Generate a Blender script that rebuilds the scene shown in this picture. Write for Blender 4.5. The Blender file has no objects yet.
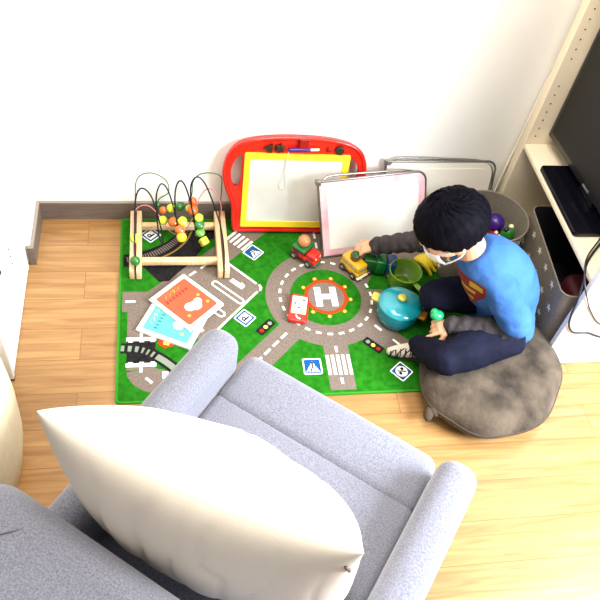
import bpy, bmesh, math, random
from math import sin, cos, pi, radians, sqrt
from mathutils import Vector, Matrix, noise
from mathutils.bvhtree import BVHTree
random.seed(7)
SC = bpy.context.scene
COL = SC.collection
V = Vector

# ------------------------------------------------------------------ materials
def principled(name, col, rough=0.6, metal=0.0, spec=0.5, coat=0.0, alpha=1.0, sheen=0.0):
    m = bpy.data.materials.new(name); m.use_nodes = True
    b = m.node_tree.nodes['Principled BSDF']
    b.inputs['Base Color'].default_value = (col[0], col[1], col[2], 1)
    b.inputs['Roughness'].default_value = rough
    b.inputs['Metallic'].default_value = metal
    b.inputs['Specular IOR Level'].default_value = spec
    b.inputs['Coat Weight'].default_value = coat
    b.inputs['Alpha'].default_value = alpha
    b.inputs['Sheen Weight'].default_value = sheen
    return m

def srgb(r, g, b):
    f = lambda c: (c/255/12.92) if c <= 10 else ((c/255+0.055)/1.055)**2.4
    return (f(r)*FAC, f(g)*FAC, f(b)*FAC)
FAC = 0.66
def srgb1(r, g, b, k=1.0): return tuple(c/FAC*k for c in srgb(r, g, b))

def noisy(name, c1, c2, scale, rough=0.8, bump=0.0, bscale=None, detail=4, stretch=(1, 1, 1), sheen=0.0, spec=0.3, dist=0.002, coat=0.0):
    m = principled(name, c1, rough, spec=spec, sheen=sheen, coat=coat)
    nt = m.node_tree; N = nt.nodes; L = nt.links; b = N['Principled BSDF']
    tc = N.new('ShaderNodeTexCoord'); mp = N.new('ShaderNodeMapping')
    mp.inputs['Scale'].default_value = stretch
    L.new(tc.outputs['Object'], mp.inputs['Vector'])
    n = N.new('ShaderNodeTexNoise'); n.inputs['Scale'].default_value = scale; n.inputs['Detail'].default_value = detail
    L.new(mp.outputs[0], n.inputs['Vector'])
    r = N.new('ShaderNodeValToRGB')
    r.color_ramp.elements[0].position = 0.35; r.color_ramp.elements[1].position = 0.65
    r.color_ramp.elements[0].color = (*c1, 1); r.color_ramp.elements[1].color = (*c2, 1)
    L.new(n.outputs[0], r.inputs[0]); L.new(r.outputs[0], b.inputs['Base Color'])
    if bump:
        n2 = N.new('ShaderNodeTexNoise'); n2.inputs['Scale'].default_value = bscale or scale; n2.inputs['Detail'].default_value = 3
        L.new(mp.outputs[0], n2.inputs['Vector'])
        bp = N.new('ShaderNodeBump'); bp.inputs['Strength'].default_value = bump; bp.inputs['Distance'].default_value = dist
        L.new(n2.outputs[0], bp.inputs['Height']); L.new(bp.outputs[0], b.inputs['Normal'])
    return m

def floor_material():
    m = principled('oak_planks', srgb(205, 160, 100), 0.32, spec=0.45)
    nt = m.node_tree; N = nt.nodes; L = nt.links; b = N['Principled BSDF']
    tc = N.new('ShaderNodeTexCoord')
    mp = N.new('ShaderNodeMapping'); mp.inputs['Location'].default_value = (0.105+0.93, 0.018, 0)
    L.new(tc.outputs['Object'], mp.inputs['Vector'])
    br = N.new('ShaderNodeTexBrick')
    br.offset = 0.37; br.offset_frequency = 2; br.squash = 1.0
    br.inputs['Scale'].default_value = 1.0
    br.inputs['Brick Width'].default_value = 0.93; br.inputs['Row Height'].default_value = 0.1145
    br.inputs['Mortar Size'].default_value = 0.0011; br.inputs['Mortar Smooth'].default_value = 0.1
    br.inputs['Color1'].default_value = (0, 0, 0, 1); br.inputs['Color2'].default_value = (1, 1, 1, 1)
    br.inputs['Mortar'].default_value = (0.5, 0.5, 0.5, 1)
    L.new(mp.outputs[0], br.inputs['Vector'])
    # grain
    mg = N.new('ShaderNodeMapping'); mg.inputs['Scale'].default_value = (1.6, 22, 1)
    L.new(tc.outputs['Object'], mg.inputs['Vector'])
    add = N.new('ShaderNodeVectorMath'); add.operation = 'ADD'
    mul = N.new('ShaderNodeVectorMath'); mul.operation = 'SCALE'; mul.inputs['Scale'].default_value = 7.0
    L.new(br.outputs['Color'], mul.inputs[0]); L.new(mg.outputs[0], add.inputs[0]); L.new(mul.outputs[0], add.inputs[1])
    g = N.new('ShaderNodeTexNoise'); g.inputs['Scale'].default_value = 2.2; g.inputs['Detail'].default_value = 7; g.inputs['Distortion'].default_value = 0.9
    L.new(add.outputs[0], g.inputs['Vector'])
    r = N.new('ShaderNodeValToRGB')
    e = r.color_ramp.elements
    e[0].position = 0.30; e[0].color = (*srgb1(140, 99, 56), 1)
    e[1].position = 0.72; e[1].color = (*srgb1(174, 135, 86), 1)
    L.new(g.outputs[0], r.inputs[0])
    mx = N.new('ShaderNodeMix'); mx.data_type = 'RGBA'; mx.blend_type = 'MULTIPLY'; mx.inputs['Factor'].default_value = 1
    r2 = N.new('ShaderNodeValToRGB')
    r2.color_ramp.elements[0].color = (0.84, 0.82, 0.79, 1); r2.color_ramp.elements[1].color = (1.0, 1.0, 1.0, 1)
    L.new(br.outputs['Color'], r2.inputs[0])
    L.new(r.outputs[0], mx.inputs['A']); L.new(r2.outputs[0], mx.inputs['B'])
    mx2 = N.new('ShaderNodeMix'); mx2.data_type = 'RGBA'
    mx2.inputs['B'].default_value = (*srgb(150, 100, 50), 1)
    L.new(br.outputs['Fac'], mx2.inputs['Factor']); L.new(mx.outputs['Result'], mx2.inputs['A'])
    L.new(mx2.outputs['Result'], b.inputs['Base Color'])
    return m

def gradient_z(name, c1, c2, z0, z1, axis='Y', rough=0.4, coat=0.0):
    m = principled(name, c1, rough, coat=coat)
    nt = m.node_tree; N = nt.nodes; L = nt.links; b = N['Principled BSDF']
    tc = N.new('ShaderNodeTexCoord'); sp = N.new('ShaderNodeSeparateXYZ'); mr = N.new('ShaderNodeMapRange')
    mr.inputs['From Min'].default_value = z0; mr.inputs['From Max'].default_value = z1
    r = N.new('ShaderNodeValToRGB'); r.color_ramp.elements[0].color = (*c1, 1); r.color_ramp.elements[1].color = (*c2, 1)
    L.new(tc.outputs['Object'], sp.inputs[0]); L.new(sp.outputs[axis], mr.inputs[0]); L.new(mr.outputs[0], r.inputs[0]); L.new(r.outputs[0], b.inputs['Base Color'])
    return m

M = {}
M['wall'] = noisy('white_wall_paint', (0.885, 0.868, 0.825), (0.90, 0.883, 0.84), 6, 0.85, 0.05, 220)
M['floor'] = floor_material()
M['base'] = noisy('taupe_skirting', srgb(128, 112, 100), srgb(112, 97, 86), 9, 0.6, stretch=(1, 1, 8))
M['basetop'] = principled('taupe_skirting_top', srgb(165, 152, 138), 0.6)
M['whiteboard'] = noisy('white_melamine', (0.83, 0.81, 0.77), (0.86, 0.84, 0.80), 5, 0.42)
M['cabinet'] = noisy('shaded_white_melamine', srgb1(228, 214, 188), srgb1(232, 219, 194), 5, 0.45)  # white cabinet boards, warm interior shade put into their colour
M['hole'] = principled('pin_hole', (0.10, 0.08, 0.06), 0.9)
M['matgreen'] = noisy('mat_green', srgb(28, 112, 14), srgb(44, 134, 26), 60, 0.95, 0.5, 900, spec=0.1)
M['matedge'] = principled('mat_binding', srgb(58, 150, 38), 0.9, spec=0.1)
M['matgray'] = noisy('mat_grey', srgb1(104, 92, 83), srgb1(120, 107, 98), 150, 0.95, 0.5, 900, spec=0.1)
M['matwhite'] = noisy('mat_white', (0.80, 0.78, 0.72), (0.86, 0.84, 0.78), 150, 0.95, spec=0.1)
M['matblack'] = noisy('mat_black', (0.008, 0.007, 0.008), (0.016, 0.014, 0.015), 90, 0.95, spec=0.1)
M['matorange'] = principled('mat_orange', srgb(205, 72, 22), 0.95, spec=0.1)
M['matyellow'] = principled('mat_yellow', srgb1(245, 205, 90), 0.95, spec=0.1)
M['matblue'] = principled('mat_blue', srgb(20, 92, 160), 0.95, spec=0.1)
M['matred'] = principled('mat_red', srgb(190, 40, 25), 0.95, spec=0.1)
M['matgold'] = principled('mat_gold', srgb(165, 135, 60), 0.95, spec=0.1)
M['matlgrey'] = principled('mat_light_grey', srgb(150, 160, 140), 0.95, spec=0.1)
M['sofa'] = noisy('grey_blue_tweed', srgb1(101, 102, 114, 0.95), srgb1(129, 130, 143, 0.95), 330, 0.95, 0.6, 420, sheen=0.3, spec=0.1, dist=0.0015)
M['seam'] = principled('sofa_seam', srgb(112, 114, 128), 0.95)
M['pillow'] = noisy('cream_cotton', (0.78, 0.70, 0.60), (0.81, 0.735, 0.635), 3, 0.9, 0.25, 300, spec=0.15, dist=0.001)
M['zip'] = principled('zip_grey', srgb(120, 105, 95), 0.5)
M['pouf'] = noisy('cream_pouf', srgb1(235, 220, 190), srgb1(240, 228, 200), 40, 0.9)
M['plush'] = noisy('brown_grey_plush', srgb1(52, 43, 35, 0.62), srgb1(108, 94, 79, 0.62), 11, 0.85, 0.6, 60, detail=7, sheen=0.12, spec=0.15, dist=0.006)
M['plushside'] = noisy('brown_grey_plush_side', srgb(66, 52, 40), srgb(88, 72, 56), 12, 0.85, 0.5, 60)
M['wood'] = noisy('pale_wood', srgb1(226, 186, 136, 0.8), srgb1(240, 208, 164, 0.8), 9, 0.5, stretch=(12, 1, 12))
M['wooddark'] = principled('wood_groove', srgb(92, 62, 40), 0.8)
M['wireblack'] = principled('black_wire', (0.004, 0.004, 0.005), 0.5, spec=0.2)
M['wiregreen'] = principled('green_wire', srgb(52, 116, 62), 0.35)
M['wirepink'] = principled('pink_wire', srgb(232, 130, 140), 0.35)
M['red'] = principled('red_plastic', srgb1(218, 28, 12, 0.85), 0.3, coat=0.3)
M['reddeep'] = principled('deep_red_plastic', srgb(165, 15, 10), 0.35)
M['yellow'] = principled('yellow_plastic', srgb1(252, 220, 50, 0.95), 0.35, coat=0.2)
M['screen'] = noisy('grey_white_screen', srgb1(206, 206, 200), srgb1(216, 216, 210), 8, 0.35)
M['black'] = principled('black_plastic', (0.012, 0.012, 0.014), 0.35)
M['magnet'] = principled('dark_magnet', srgb(40, 36, 14), 0.5)
M['purple'] = principled('purple_plastic', srgb(70, 30, 140), 0.3)
M['string'] = principled('white_string', srgb1(215, 215, 210), 0.7)
M['metal'] = principled('grey_tube_metal', srgb(165, 160, 155), 0.3, metal=0.75)
M['sheet'] = noisy('white_sheet', srgb1(246, 244, 238, 0.85), srgb1(250, 248, 242, 0.85), 3, 0.7, 0.35, 9, dist=0.006)
M['pink'] = noisy('pink_border', srgb1(240, 180, 194, 0.85), srgb1(246, 226, 226, 0.85), 12, 0.7)
M['panelb'] = noisy('pale_grey_panel', srgb1(226, 220, 210), srgb1(234, 228, 218), 4, 0.6)
M['bead_orange'] = principled('orange_bead', srgb1(245, 105, 25, 0.8), 0.35, coat=0.3)
M['bead_lime'] = principled('lime_bead', srgb1(205, 222, 50, 0.8), 0.35, coat=0.3)
M['bead_yellow'] = principled('yellow_bead', srgb1(245, 220, 50, 0.85), 0.35, coat=0.3)
M['bead_green'] = principled('green_bead', srgb(38, 130, 40), 0.35, coat=0.3)
M['bead_lgreen'] = principled('light_green_bead', srgb(110, 180, 60), 0.35, coat=0.3)
M['bookwhite'] = principled('book_white', (0.84, 0.83, 0.80), 0.45)
M['bookred'] = principled('book_coral', srgb(240, 92, 52), 0.4)
M['bookcyan'] = principled('book_cyan', srgb1(90, 218, 214, 0.75), 0.4)
M['inky'] = principled('dark_print', srgb(90, 30, 20), 0.6)
M['inkn'] = principled('navy_print', srgb(40, 70, 90), 0.6)
M['inkyel'] = principled('yellow_print', srgb(250, 205, 60), 0.6)
M['paper'] = principled('page_edges', (0.78, 0.75, 0.68), 0.8)
M['teal'] = principled('teal_plastic', srgb(0, 146, 160), 0.22, coat=0.5)
M['tealid'] = principled('turquoise_lid', srgb(30, 176, 190), 0.18, coat=0.8)
M['lime'] = principled('lime_plastic', srgb(150, 200, 62), 0.3, coat=0.3)
M['limein'] = principled('lime_inner', srgb(125, 180, 40), 0.35)
M['paleyel'] = principled('pale_yellow_plastic', srgb(238, 222, 96), 0.35, coat=0.2)
M['amber'] = principled('amber_plastic', srgb(205, 140, 40), 0.35)
M['tgreen'] = principled('green_toy', srgb(10, 120, 52), 0.3, coat=0.3)
M['tgreen2'] = principled('dark_green_toy', srgb(14, 92, 30), 0.35)
M['tblue'] = principled('blue_toy', srgb(20, 75, 140), 0.3)
M['busyel'] = principled('bus_yellow', srgb(245, 190, 35), 0.3, coat=0.3)
M['buswin'] = principled('bus_window', srgb(225, 200, 140), 0.3)
M['tyre'] = principled('black_tyre', (0.015, 0.015, 0.015), 0.6)
M['hub'] = principled('wheel_hub', srgb(170, 160, 120), 0.5)
M['ballwood'] = principled('wooden_ball', srgb(224, 150, 92), 0.4, coat=0.3)
M['ballred'] = principled('brown_red_ball', srgb(150, 62, 30), 0.4, coat=0.3)
M['ivory'] = principled('ivory_plastic', srgb1(225, 215, 180), 0.4)
M['mint'] = principled('mint_green_toy', srgb(30, 195, 120), 0.3, coat=0.3)
M['phonescreen'] = gradient_z('phone_screen', srgb1(248, 225, 130, 0.9), srgb1(242, 240, 240, 0.9), -0.03, 0.035)
M['banana'] = principled('yellow_banana', srgb(240, 210, 25), 0.45)
M['fabric'] = noisy('taupe_bin_fabric', srgb1(112, 103, 89, 0.95), srgb1(124, 114, 100, 0.95), 120, 0.9, 0.2, 300)
M['fabricin'] = noisy('taupe_bin_lining', srgb1(124, 115, 103, 0.8), srgb1(134, 125, 112, 0.8), 90, 0.9)
M['star'] = principled('white_star_print', srgb1(215, 210, 200), 0.9)
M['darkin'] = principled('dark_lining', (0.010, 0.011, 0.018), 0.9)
M['tvblack'] = principled('gloss_black', (0.003, 0.003, 0.006), 0.15, spec=0.3)
M['tvbezel'] = principled('bezel_black', (0.010, 0.010, 0.012), 0.3)
M['tvscreen'] = principled('screen_black', (0.012, 0.011, 0.010), 0.3, spec=0.25)
M['silver'] = principled('silver_print', (0.22, 0.22, 0.23), 0.4)
M['cableblack'] = principled('black_cable', (0.012, 0.012, 0.012), 0.45)
M['cablewhite'] = principled('white_cable', srgb1(228, 218, 196), 0.5)
M['skin'] = noisy('skin', srgb1(226, 170, 132, 0.78), srgb1(234, 180, 144, 0.78), 30, 0.55, spec=0.35)
M['hair'] = noisy('black_hair', (0.0018, 0.0018, 0.004), (0.004, 0.0035, 0.006), 90, 0.6, 0.25, 240, stretch=(1, 1, 0.25), spec=0.03)
M['tshirt'] = noisy('blue_jersey', srgb(60, 108, 180), srgb(74, 124, 198), 9, 0.9, 0.7, 16, spec=0.1, dist=0.012)
M['sleeve'] = noisy('charcoal_knit', srgb(66, 61, 64), srgb(82, 76, 78), 30, 0.95, 0.8, 40, stretch=(1.8, 1, 1), spec=0.1, dist=0.008)
M['trouser'] = noisy('navy_trousers', srgb(17, 18, 38), srgb(27, 29, 52), 10, 0.85, 0.5, 18, spec=0.12, dist=0.008)
M['sock'] = noisy('white_sock', srgb(222, 212, 194), srgb(232, 224, 208), 60, 0.9, 0.4, 140)
M['sockpat'] = principled('black_sock_pattern', srgb(30, 26, 26), 0.9)
M['mask'] = principled('white_mask', (0.82, 0.82, 0.84), 0.7)
M['eye'] = principled('dark_eye', (0.01, 0.008, 0.008), 0.2)
M['emred'] = principled('emblem_red', srgb(140, 30, 30), 0.8)
M['emyel'] = principled('emblem_yellow', srgb(215, 185, 60), 0.8)
M['navycollar'] = principled('navy_trim', srgb(25, 50, 130), 0.9)
M['wine'] = principled('wine_red', srgb(96, 16, 30), 0.6)

# ------------------------------------------------------------------ mesh builder
class MB:
    def __init__(s): s.v = []; s.f = []; s.m = []; s.sm = []; s.mats = []
    def mi(s, mat):
        mat = M[mat] if isinstance(mat, str) else mat
        if mat not in s.mats: s.mats.append(mat)
        return s.mats.index(mat)
    def add(s, verts, faces, mat, smooth=True, T=None):
        o = len(s.v); i = s.mi(mat)
        for p in verts:
            p = V(p); s.v.append(T @ p if T else p)
        for f in faces:
            s.f.append([o+k for k in f]); s.m.append(i); s.sm.append(smooth)
        return s
    def poly(s, pts, z, mat):
        s.np = getattr(s, 'np', 0)+1; z = z+s.np*1.2e-6
        a = sum(pts[i][0]*pts[(i+1) % len(pts)][1]-pts[(i+1) % len(pts)][0]*pts[i][1] for i in range(len(pts)))
        if a < 0: pts = pts[::-1]
        return s.add([(p[0], p[1], z) for p in pts], [list(range(len(pts)))], mat, False)
    def box(s, x0, x1, y0, y1, z0, z1, mat, bev=0.0, seg=2, T=None, smooth=True):
        bm = bmesh.new(); bmesh.ops.create_cube(bm, size=1)
        for v in bm.verts:
            v.co = V(((x0+x1)/2+v.co.x*(x1-x0), (y0+y1)/2+v.co.y*(y1-y0), (z0+z1)/2+v.co.z*(z1-z0)))
        if bev > 0:
            bmesh.ops.bevel(bm, geom=bm.edges[:], offset=bev, segments=seg, profile=0.5, affect='EDGES', clamp_overlap=True)
        bm.verts.index_update()
        s.add([v.co.copy() for v in bm.verts], [[v.index for v in f.verts] for f in bm.faces], mat, smooth and bev > 0, T); bm.free(); return s
    def tube(s, pts, r, mat, n=10, caps=True, closed=False, flat=1.0, T=None):
        pts = [V(p) for p in pts]; k = len(pts)
        R_ = r if isinstance(r, (list, tuple)) else [r]*k
        vs = []; fs = []
        prev = None
        for i, p in enumerate(pts):
            if closed: d = pts[(i+1) % k]-pts[i-1]
            else: d = pts[min(i+1, k-1)]-pts[max(i-1, 0)]
            d.normalize()
            if prev is None:
                a = d.orthogonal().normalized()
            else:
                a = prev-d*prev.dot(d)
                a = a.normalized() if a.length > 1e-6 else d.orthogonal().normalized()
            prev = a; b = d.cross(a)
            for j in range(n):
                t = 2*pi*j/n; vs.append(p+(a*cos(t)+b*sin(t)*flat)*R_[i])
        for i in range(k if closed else k-1):
            i2 = (i+1) % k
            for j in range(n):
                fs.append([i*n+j, i*n+(j+1) % n, i2*n+(j+1) % n, i2*n+j])
        if caps and not closed:
            for e, sgn in ((0, -1), (k-1, 1)):
                d = (pts[min(e+1, k-1)]-pts[max(e-1, 0)]).normalized()*sgn
                # rounded end
                base = e*n; last = [base+j for j in range(n)]
                for q in (0.55, 0.9):
                    ring = []
                    for j in range(n):
                        off = vs[base+j]-pts[e]
                        ring.append(len(vs)); vs.append(pts[e]+off*sqrt(1-q*q)+d*R_[e]*q)
                    for j in range(n):
                        q4 = [last[j], last[(j+1) % n], ring[(j+1) % n], ring[j]]
                        fs.append(q4 if sgn > 0 else q4[::-1])
                    last = ring
                fs.append(last if sgn > 0 else last[::-1])
        return s.add(vs, fs, mat, True, T)
    def loft(s, rings, mat, cap=True, closed_ring=True, smooth=True, T=None):
        n = len(rings[0]); vs = [p for r in rings for p in r]; fs = []
        for i in range(len(rings)-1):
            for j in range(n if closed_ring else n-1):
                fs.append([i*n+j, i*n+(j+1) % n, (i+1)*n+(j+1) % n, (i+1)*n+j])
        if cap:
            fs.append(list(range(n))[::-1]); fs.append([(len(rings)-1)*n+j for j in range(n)])
        return s.add(vs, fs, mat, smooth, T)
    def lathe(s, prof, mat, n=40, T=None, smooth=True, sx=1, sy=1):
        rings = [[V((r*cos(2*pi*j/n)*sx, r*sin(2*pi*j/n)*sy, z)) for j in range(n)] for r, z in prof]
        return s.loft(rings, mat, cap=True, smooth=smooth, T=T)
    def sphere(s, c, r, mat, n=16, m=10, T=None, ax=None):
        c = V(c); rx, ry, rz = (r if isinstance(r, (tuple, list)) else (r, r, r))
        vs = [V((0, 0, rz))]; fs = []
        for i in range(1, m):
            p = pi*i/m
            for j in range(n):
                t = 2*pi*j/n; vs.append(V((rx*sin(p)*cos(t), ry*sin(p)*sin(t), rz*cos(p))))
        vs.append(V((0, 0, -rz)))
        for j in range(n): fs.append([0, 1+j, 1+(j+1) % n])
        for i in range(m-2):
            for j in range(n):
                a = 1+i*n; fs.append([a+j, a+n+j, a+n+(j+1) % n, a+(j+1) % n])
        a = 1+(m-2)*n
        for j in range(n): fs.append([a+j, len(vs)-1, a+(j+1) % n])
        if ax is not None: vs = [ax @ v for v in vs]
        return s.add([v+c for v in vs], fs, mat, True, T)
    def prism(s, pts, z0, z1, mat, T=None, bev=0.0, smooth=False, topmat=None):
        a = sum(pts[i][0]*pts[(i+1) % len(pts)][1]-pts[(i+1) % len(pts)][0]*pts[i][1] for i in range(len(pts)))
        if a < 0: pts = pts[::-1]
        n = len(pts)
        def inset(q):
            if q == 0: return pts
            out = []
            for i in range(n):
                p0, p, p1 = V((*pts[i-1], 0)), V((*pts[i], 0)), V((*pts[(i+1) % n], 0))
                e0 = (p-p0).normalized(); e1 = (p1-p).normalized()
                n0 = V((-e0.y, e0.x, 0)); n1 = V((-e1.y, e1.x, 0)); nn = (n0+n1)
                nn = nn/max(nn.length, 1e-6); c = max(nn.dot(n0), 0.4)
                out.append((p.x+nn.x*q/c, p.y+nn.y*q/c))
            return out
        lv = [(0, z0)] if not bev else [(bev, z0), (0, z0+bev)]
        lv += [(0, z1)] if not bev else [(0, z1-bev), (bev*0.3, z1-bev*0.3), (bev, z1)]
        rings = [[V((p[0], p[1], z)) for p in inset(q)] for q, z in lv]
        vs = [p for r in rings for p in r]; fs = []
        for i in range(len(rings)-1):
            for j in range(n): fs.append([i*n+j, i*n+(j+1) % n, (i+1)*n+(j+1) % n, (i+1)*n+j])
        s.add(vs, fs, mat, smooth, T)
        s.add(rings[0], [list(range(n))[::-1]], mat, False, T)
        s.add(rings[-1], [list(range(n))], topmat or mat, False, T)
        return s
    def build(s, name, parent=None, loc=None, rotz=0.0, remesh=None, smooth_it=0, subsurf=0):
        """loc: world location of the object origin; vertices are given in world space unless parent/loc shift them"""
        me = bpy.data.meshes.new(name); me.from_pydata([tuple(v) for v in s.v], [], s.f)
        for m in s.mats: me.materials.append(m)
        me.polygons.foreach_set('material_index', s.m); me.polygons.foreach_set('use_smooth', s.sm); me.update()
        o = bpy.data.objects.new(name, me); COL.objects.link(o)
        if loc is not None: o.location = loc; o.rotation_euler = (0, 0, rotz)
        if parent: o.parent = parent
        if remesh:
            md = o.modifiers.new('remesh', 'REMESH'); md.mode = 'VOXEL'; md.voxel_size = remesh; md.use_smooth_shade = True
        if smooth_it:
            md = o.modifiers.new('smooth', 'SMOOTH'); md.iterations = smooth_it; md.factor = 0.5
        if subsurf:
            md = o.modifiers.new('sub', 'SUBSURF'); md.levels = subsurf; md.render_levels = subsurf
        return o

def bake(o):
    """turn an object's modifiers into plain mesh"""
    dg = bpy.context.evaluated_depsgraph_get()
    me = bpy.data.meshes.new_from_object(o.evaluated_get(dg)); old = o.data
    o.modifiers.clear(); o.data = me; me.name = old.name
    me.polygons.foreach_set('use_smooth', [True]*len(me.polygons))
    return o

def world_to(root):   # offset so world-space vertices can be parented under an unrotated root
    return tuple(-c for c in root.location)

def thing(name, label, cat, loc=(0, 0, 0), rotz=0.0, group=None):
    o = bpy.data.objects.new(name, None); COL.objects.link(o); o.empty_display_size = 0.05
    o.location = loc; o.rotation_euler = (0, 0, rotz); return tag(o, label, cat, group)

def tag(o, label, cat, group=None):
    o['label'] = label; o['category'] = cat
    if group: o['group'] = group
    return o

def struct(o): o['kind'] = 'structure'; return o

def arc(cx, cy, r, a0, a1, n=24): return [(cx+r*cos(a0+(a1-a0)*i/n), cy+r*sin(a0+(a1-a0)*i/n)) for i in range(n+1)]
def circle(cx, cy, r, n=48): return [(cx+r*cos(2*pi*i/n), cy+r*sin(2*pi*i/n)) for i in range(n)]
def rrect(x0, x1, y0, y1, r, n=6):
    return (arc(x1-r, y1-r, r, 0, pi/2, n)+arc(x0+r, y1-r, r, pi/2, pi, n)+arc(x0+r, y0+r, r, pi, 1.5*pi, n)+arc(x1-r, y0+r, r, 1.5*pi, 2*pi, n))
def fine(pts, step=0.03):
    out = []
    for i, p in enumerate(pts):
        q = pts[(i+1) % len(pts)]; d = sqrt((q[0]-p[0])**2+(q[1]-p[1])**2); k = max(1, int(d/step))
        out += [(p[0]+(q[0]-p[0])*t/k, p[1]+(q[1]-p[1])*t/k) for t in range(k)]
    return out
def star_pts(cx, cy, r, rot=0, k=0.42, n=5):
    return [(cx+(r if i % 2 == 0 else r*k)*cos(rot+pi*i/n), cy+(r if i % 2 == 0 else r*k)*sin(rot+pi*i/n)) for i in range(2*n)]
def bez(ctrl, n=12):
    """Catmull-Rom through control points"""
    P = [V(p) for p in ctrl]; out = []
    for i in range(len(P)-1):
        p0, p1, p2, p3 = P[max(i-1, 0)], P[i], P[i+1], P[min(i+2, len(P)-1)]
        for k in range(n):
            t = k/n
            out.append(0.5*((2*p1)+(-p0+p2)*t+(2*p0-5*p1+4*p2-p3)*t*t+(-p0+3*p1-3*p2+p3)*t**3))
    out.append(P[-1]); return out
def rotT(loc, rz=0, rx=0, ry=0): return Matrix.Translation(loc) @ Matrix.Rotation(rz, 4, 'Z') @ Matrix.Rotation(ry, 4, 'Y') @ Matrix.Rotation(rx, 4, 'X')
def frameT(o, x, y, z): 
    m = Matrix.Identity(4)
    for i, a in enumerate((x, y, z)):
        for k in range(3): m[k][i] = a[k]
    for k in range(3): m[k][3] = o[k]
    return m
def text_mesh(txt, size):
    c = bpy.data.curves.new('t', 'FONT'); c.body = txt; c.size = size; c.align_x = 'CENTER'; c.align_y = 'CENTER'
    o = bpy.data.objects.new('t', c); COL.objects.link(o)
    dg = bpy.context.evaluated_depsgraph_get(); dg.update()
    me = o.evaluated_get(dg).to_mesh()
    vs = [v.co.copy() for v in me.vertices]; fs = [list(p.vertices) for p in me.polygons]
    o.evaluated_get(dg).to_mesh_clear()
    bpy.data.objects.remove(o); bpy.data.curves.remove(c); return vs, fs

# ------------------------------------------------------------------ camera
cam = bpy.data.cameras.new('camera'); co = bpy.data.objects.new('camera', cam); COL.objects.link(co)
cam.sensor_width = 36; cam.lens = 731.96/600*36; cam.clip_start = 0.02
Rm = Matrix(((0.9835377948667152, 0.018230301124149556, -0.17978059458585066),
             (-0.1275435894062091, 0.7748113215205961, -0.6191930626588834),
             (0.1280079640885656, 0.631929641783348, 0.7643813766474626)))
co.matrix_world = Matrix.Translation((0.14731, -1.86469, 1.83089)) @ Rm.to_4x4()
SC.camera = co

# ------------------------------------------------------------------ room shell
XL = -0.27
b = MB(); b.box(-1.6, 2.6, -3.2, 0.06, -0.03, 0.0, 'floor'); struct(b.build('floor'))
b = MB(); b.box(-1.6, 1.84, 0.0, 0.06, 0.0, 2.5, 'wall'); struct(b.build('wall_back'))
b = MB(); b.box(-0.34, XL, -0.205, 0.0, 0.0, 2.5, 'wall'); struct(b.build('wall_left'))
b = MB(); b.box(1.78, 1.84, -0.9, 0.0, 0.0, 2.5, 'wall'); struct(b.build('wall_right'))
def skirting(name, x0, x1, y0, y1):
    b = MB(); b.box(x0, x1, y0, y1, 0.0, 0.074, 'base'); b.box(x0, x1, y0, y1, 0.074, 0.078, 'basetop')
    struct(b.build(name))
skirting('baseboard_back', XL+0.010, 1.30, -0.010, -0.0005)
b = MB()
b.box(XL+0.0005, XL+0.011, -0.205, -0.0005, 0, 0.074, 'base'); b.box(XL+0.0005, XL+0.011, -0.205, -0.0005, 0.074, 0.078, 'basetop')
b.box(XL-0.008, XL+0.011, -0.216, -0.2055, 0, 0.074, 'base'); b.box(XL-0.008, XL+0.011, -0.216, -0.2055, 0.074, 0.078, 'basetop')
struct(b.build('baseboard_left'))

# ------------------------------------------------------------------ play mat
CX, CY = 0.665, -0.375
b = MB()
TOP = 0.0060
def lay(k): return TOP+0.00022*k
out = rrect(0.0, 1.33, -0.75, 0.0-0.0125, 0.012, 4)
b.prism(out, 0.0006, TOP, 'matedge')
b.poly(rrect(0.007, 1.323, -0.743, -0.019, 0.01, 4), lay(1), 'matgreen')
def road(pts, w, k=2, mat='matgray'):
    P = [V((*p, 0)) for p in pts]; Lf = []; Rt = []
    for i, p in enumerate(P):
        d = (P[min(i+1, len(P)-1)]-P[max(i-1, 0)]).normalized(); n = V((-d.y, d.x, 0))*w/2
        Lf.append((p+n)[:2]); Rt.append((p-n)[:2])
    for i in range(len(P)-1): b.poly([Lf[i], Lf[i+1], Rt[i+1], Rt[i]], lay(k), mat)
def dash(p, q, w=0.008, k=4, mat='matwhite'): road([p, q], w, k, mat)
def dashes(p, q, n, ln=0.028):
    p = V((*p, 0)); q = V((*q, 0)); d = (q-p).normalized()
    for i in range(n):
        c = p+(q-p)*(i/(max(n-1, 1))); dash((c-d*ln/2)[:2], (c+d*ln/2)[:2])
# roundabout and its roads
b.poly(circle(CX, CY, 0.200, 72), lay(2), 'matgray')
b.poly(circle(CX, CY, 0.118, 60), lay(4), 'matgreen')
b.poly(circle(CX, CY, 0.072, 60), lay(5), 'matorange')
b.poly(circle(CX, CY, 0.061, 60), lay(6), 'matgray')
for i in range(9):
    a = radians(-90+i*40); b.poly(circle(CX+0.08*cos(a), CY+0.08*sin(a), 0.0085, 16), lay(6), 'matorange')
    b.poly(circle(CX+0.082*cos(a), CY+0.082*sin(a), 0.0055, 14), lay(7), 'matyellow')
for x in (-0.026, 0.026): b.poly([(CX+x-0.0105, CY-0.041), (CX+x+0.0105, CY-0.041), (CX+x+0.0105, CY+0.041), (CX+x-0.0105, CY+0.041)], lay(7), 'matwhite')
b.poly([(CX-0.026, CY-0.011), (CX+0.026, CY-0.011), (CX+0.026, CY+0.011), (CX-0.026, CY+0.011)], lay(8), 'matwhite')
for i in range(26):
    a0 = 2*pi*i/26; a1 = a0+0.115; road([(CX+0.153*cos(a), CY+0.153*sin(a)) for a in (a0, (a0+a1)/2, a1)], 0.008, 4, 'matwhite')
road([(CX, CY-0.15), (CX, -0.735)], 0.079)
dash((CX, -0.575), (CX, -0.598)); dash((CX, -0.692), (CX, -0.714))
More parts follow.
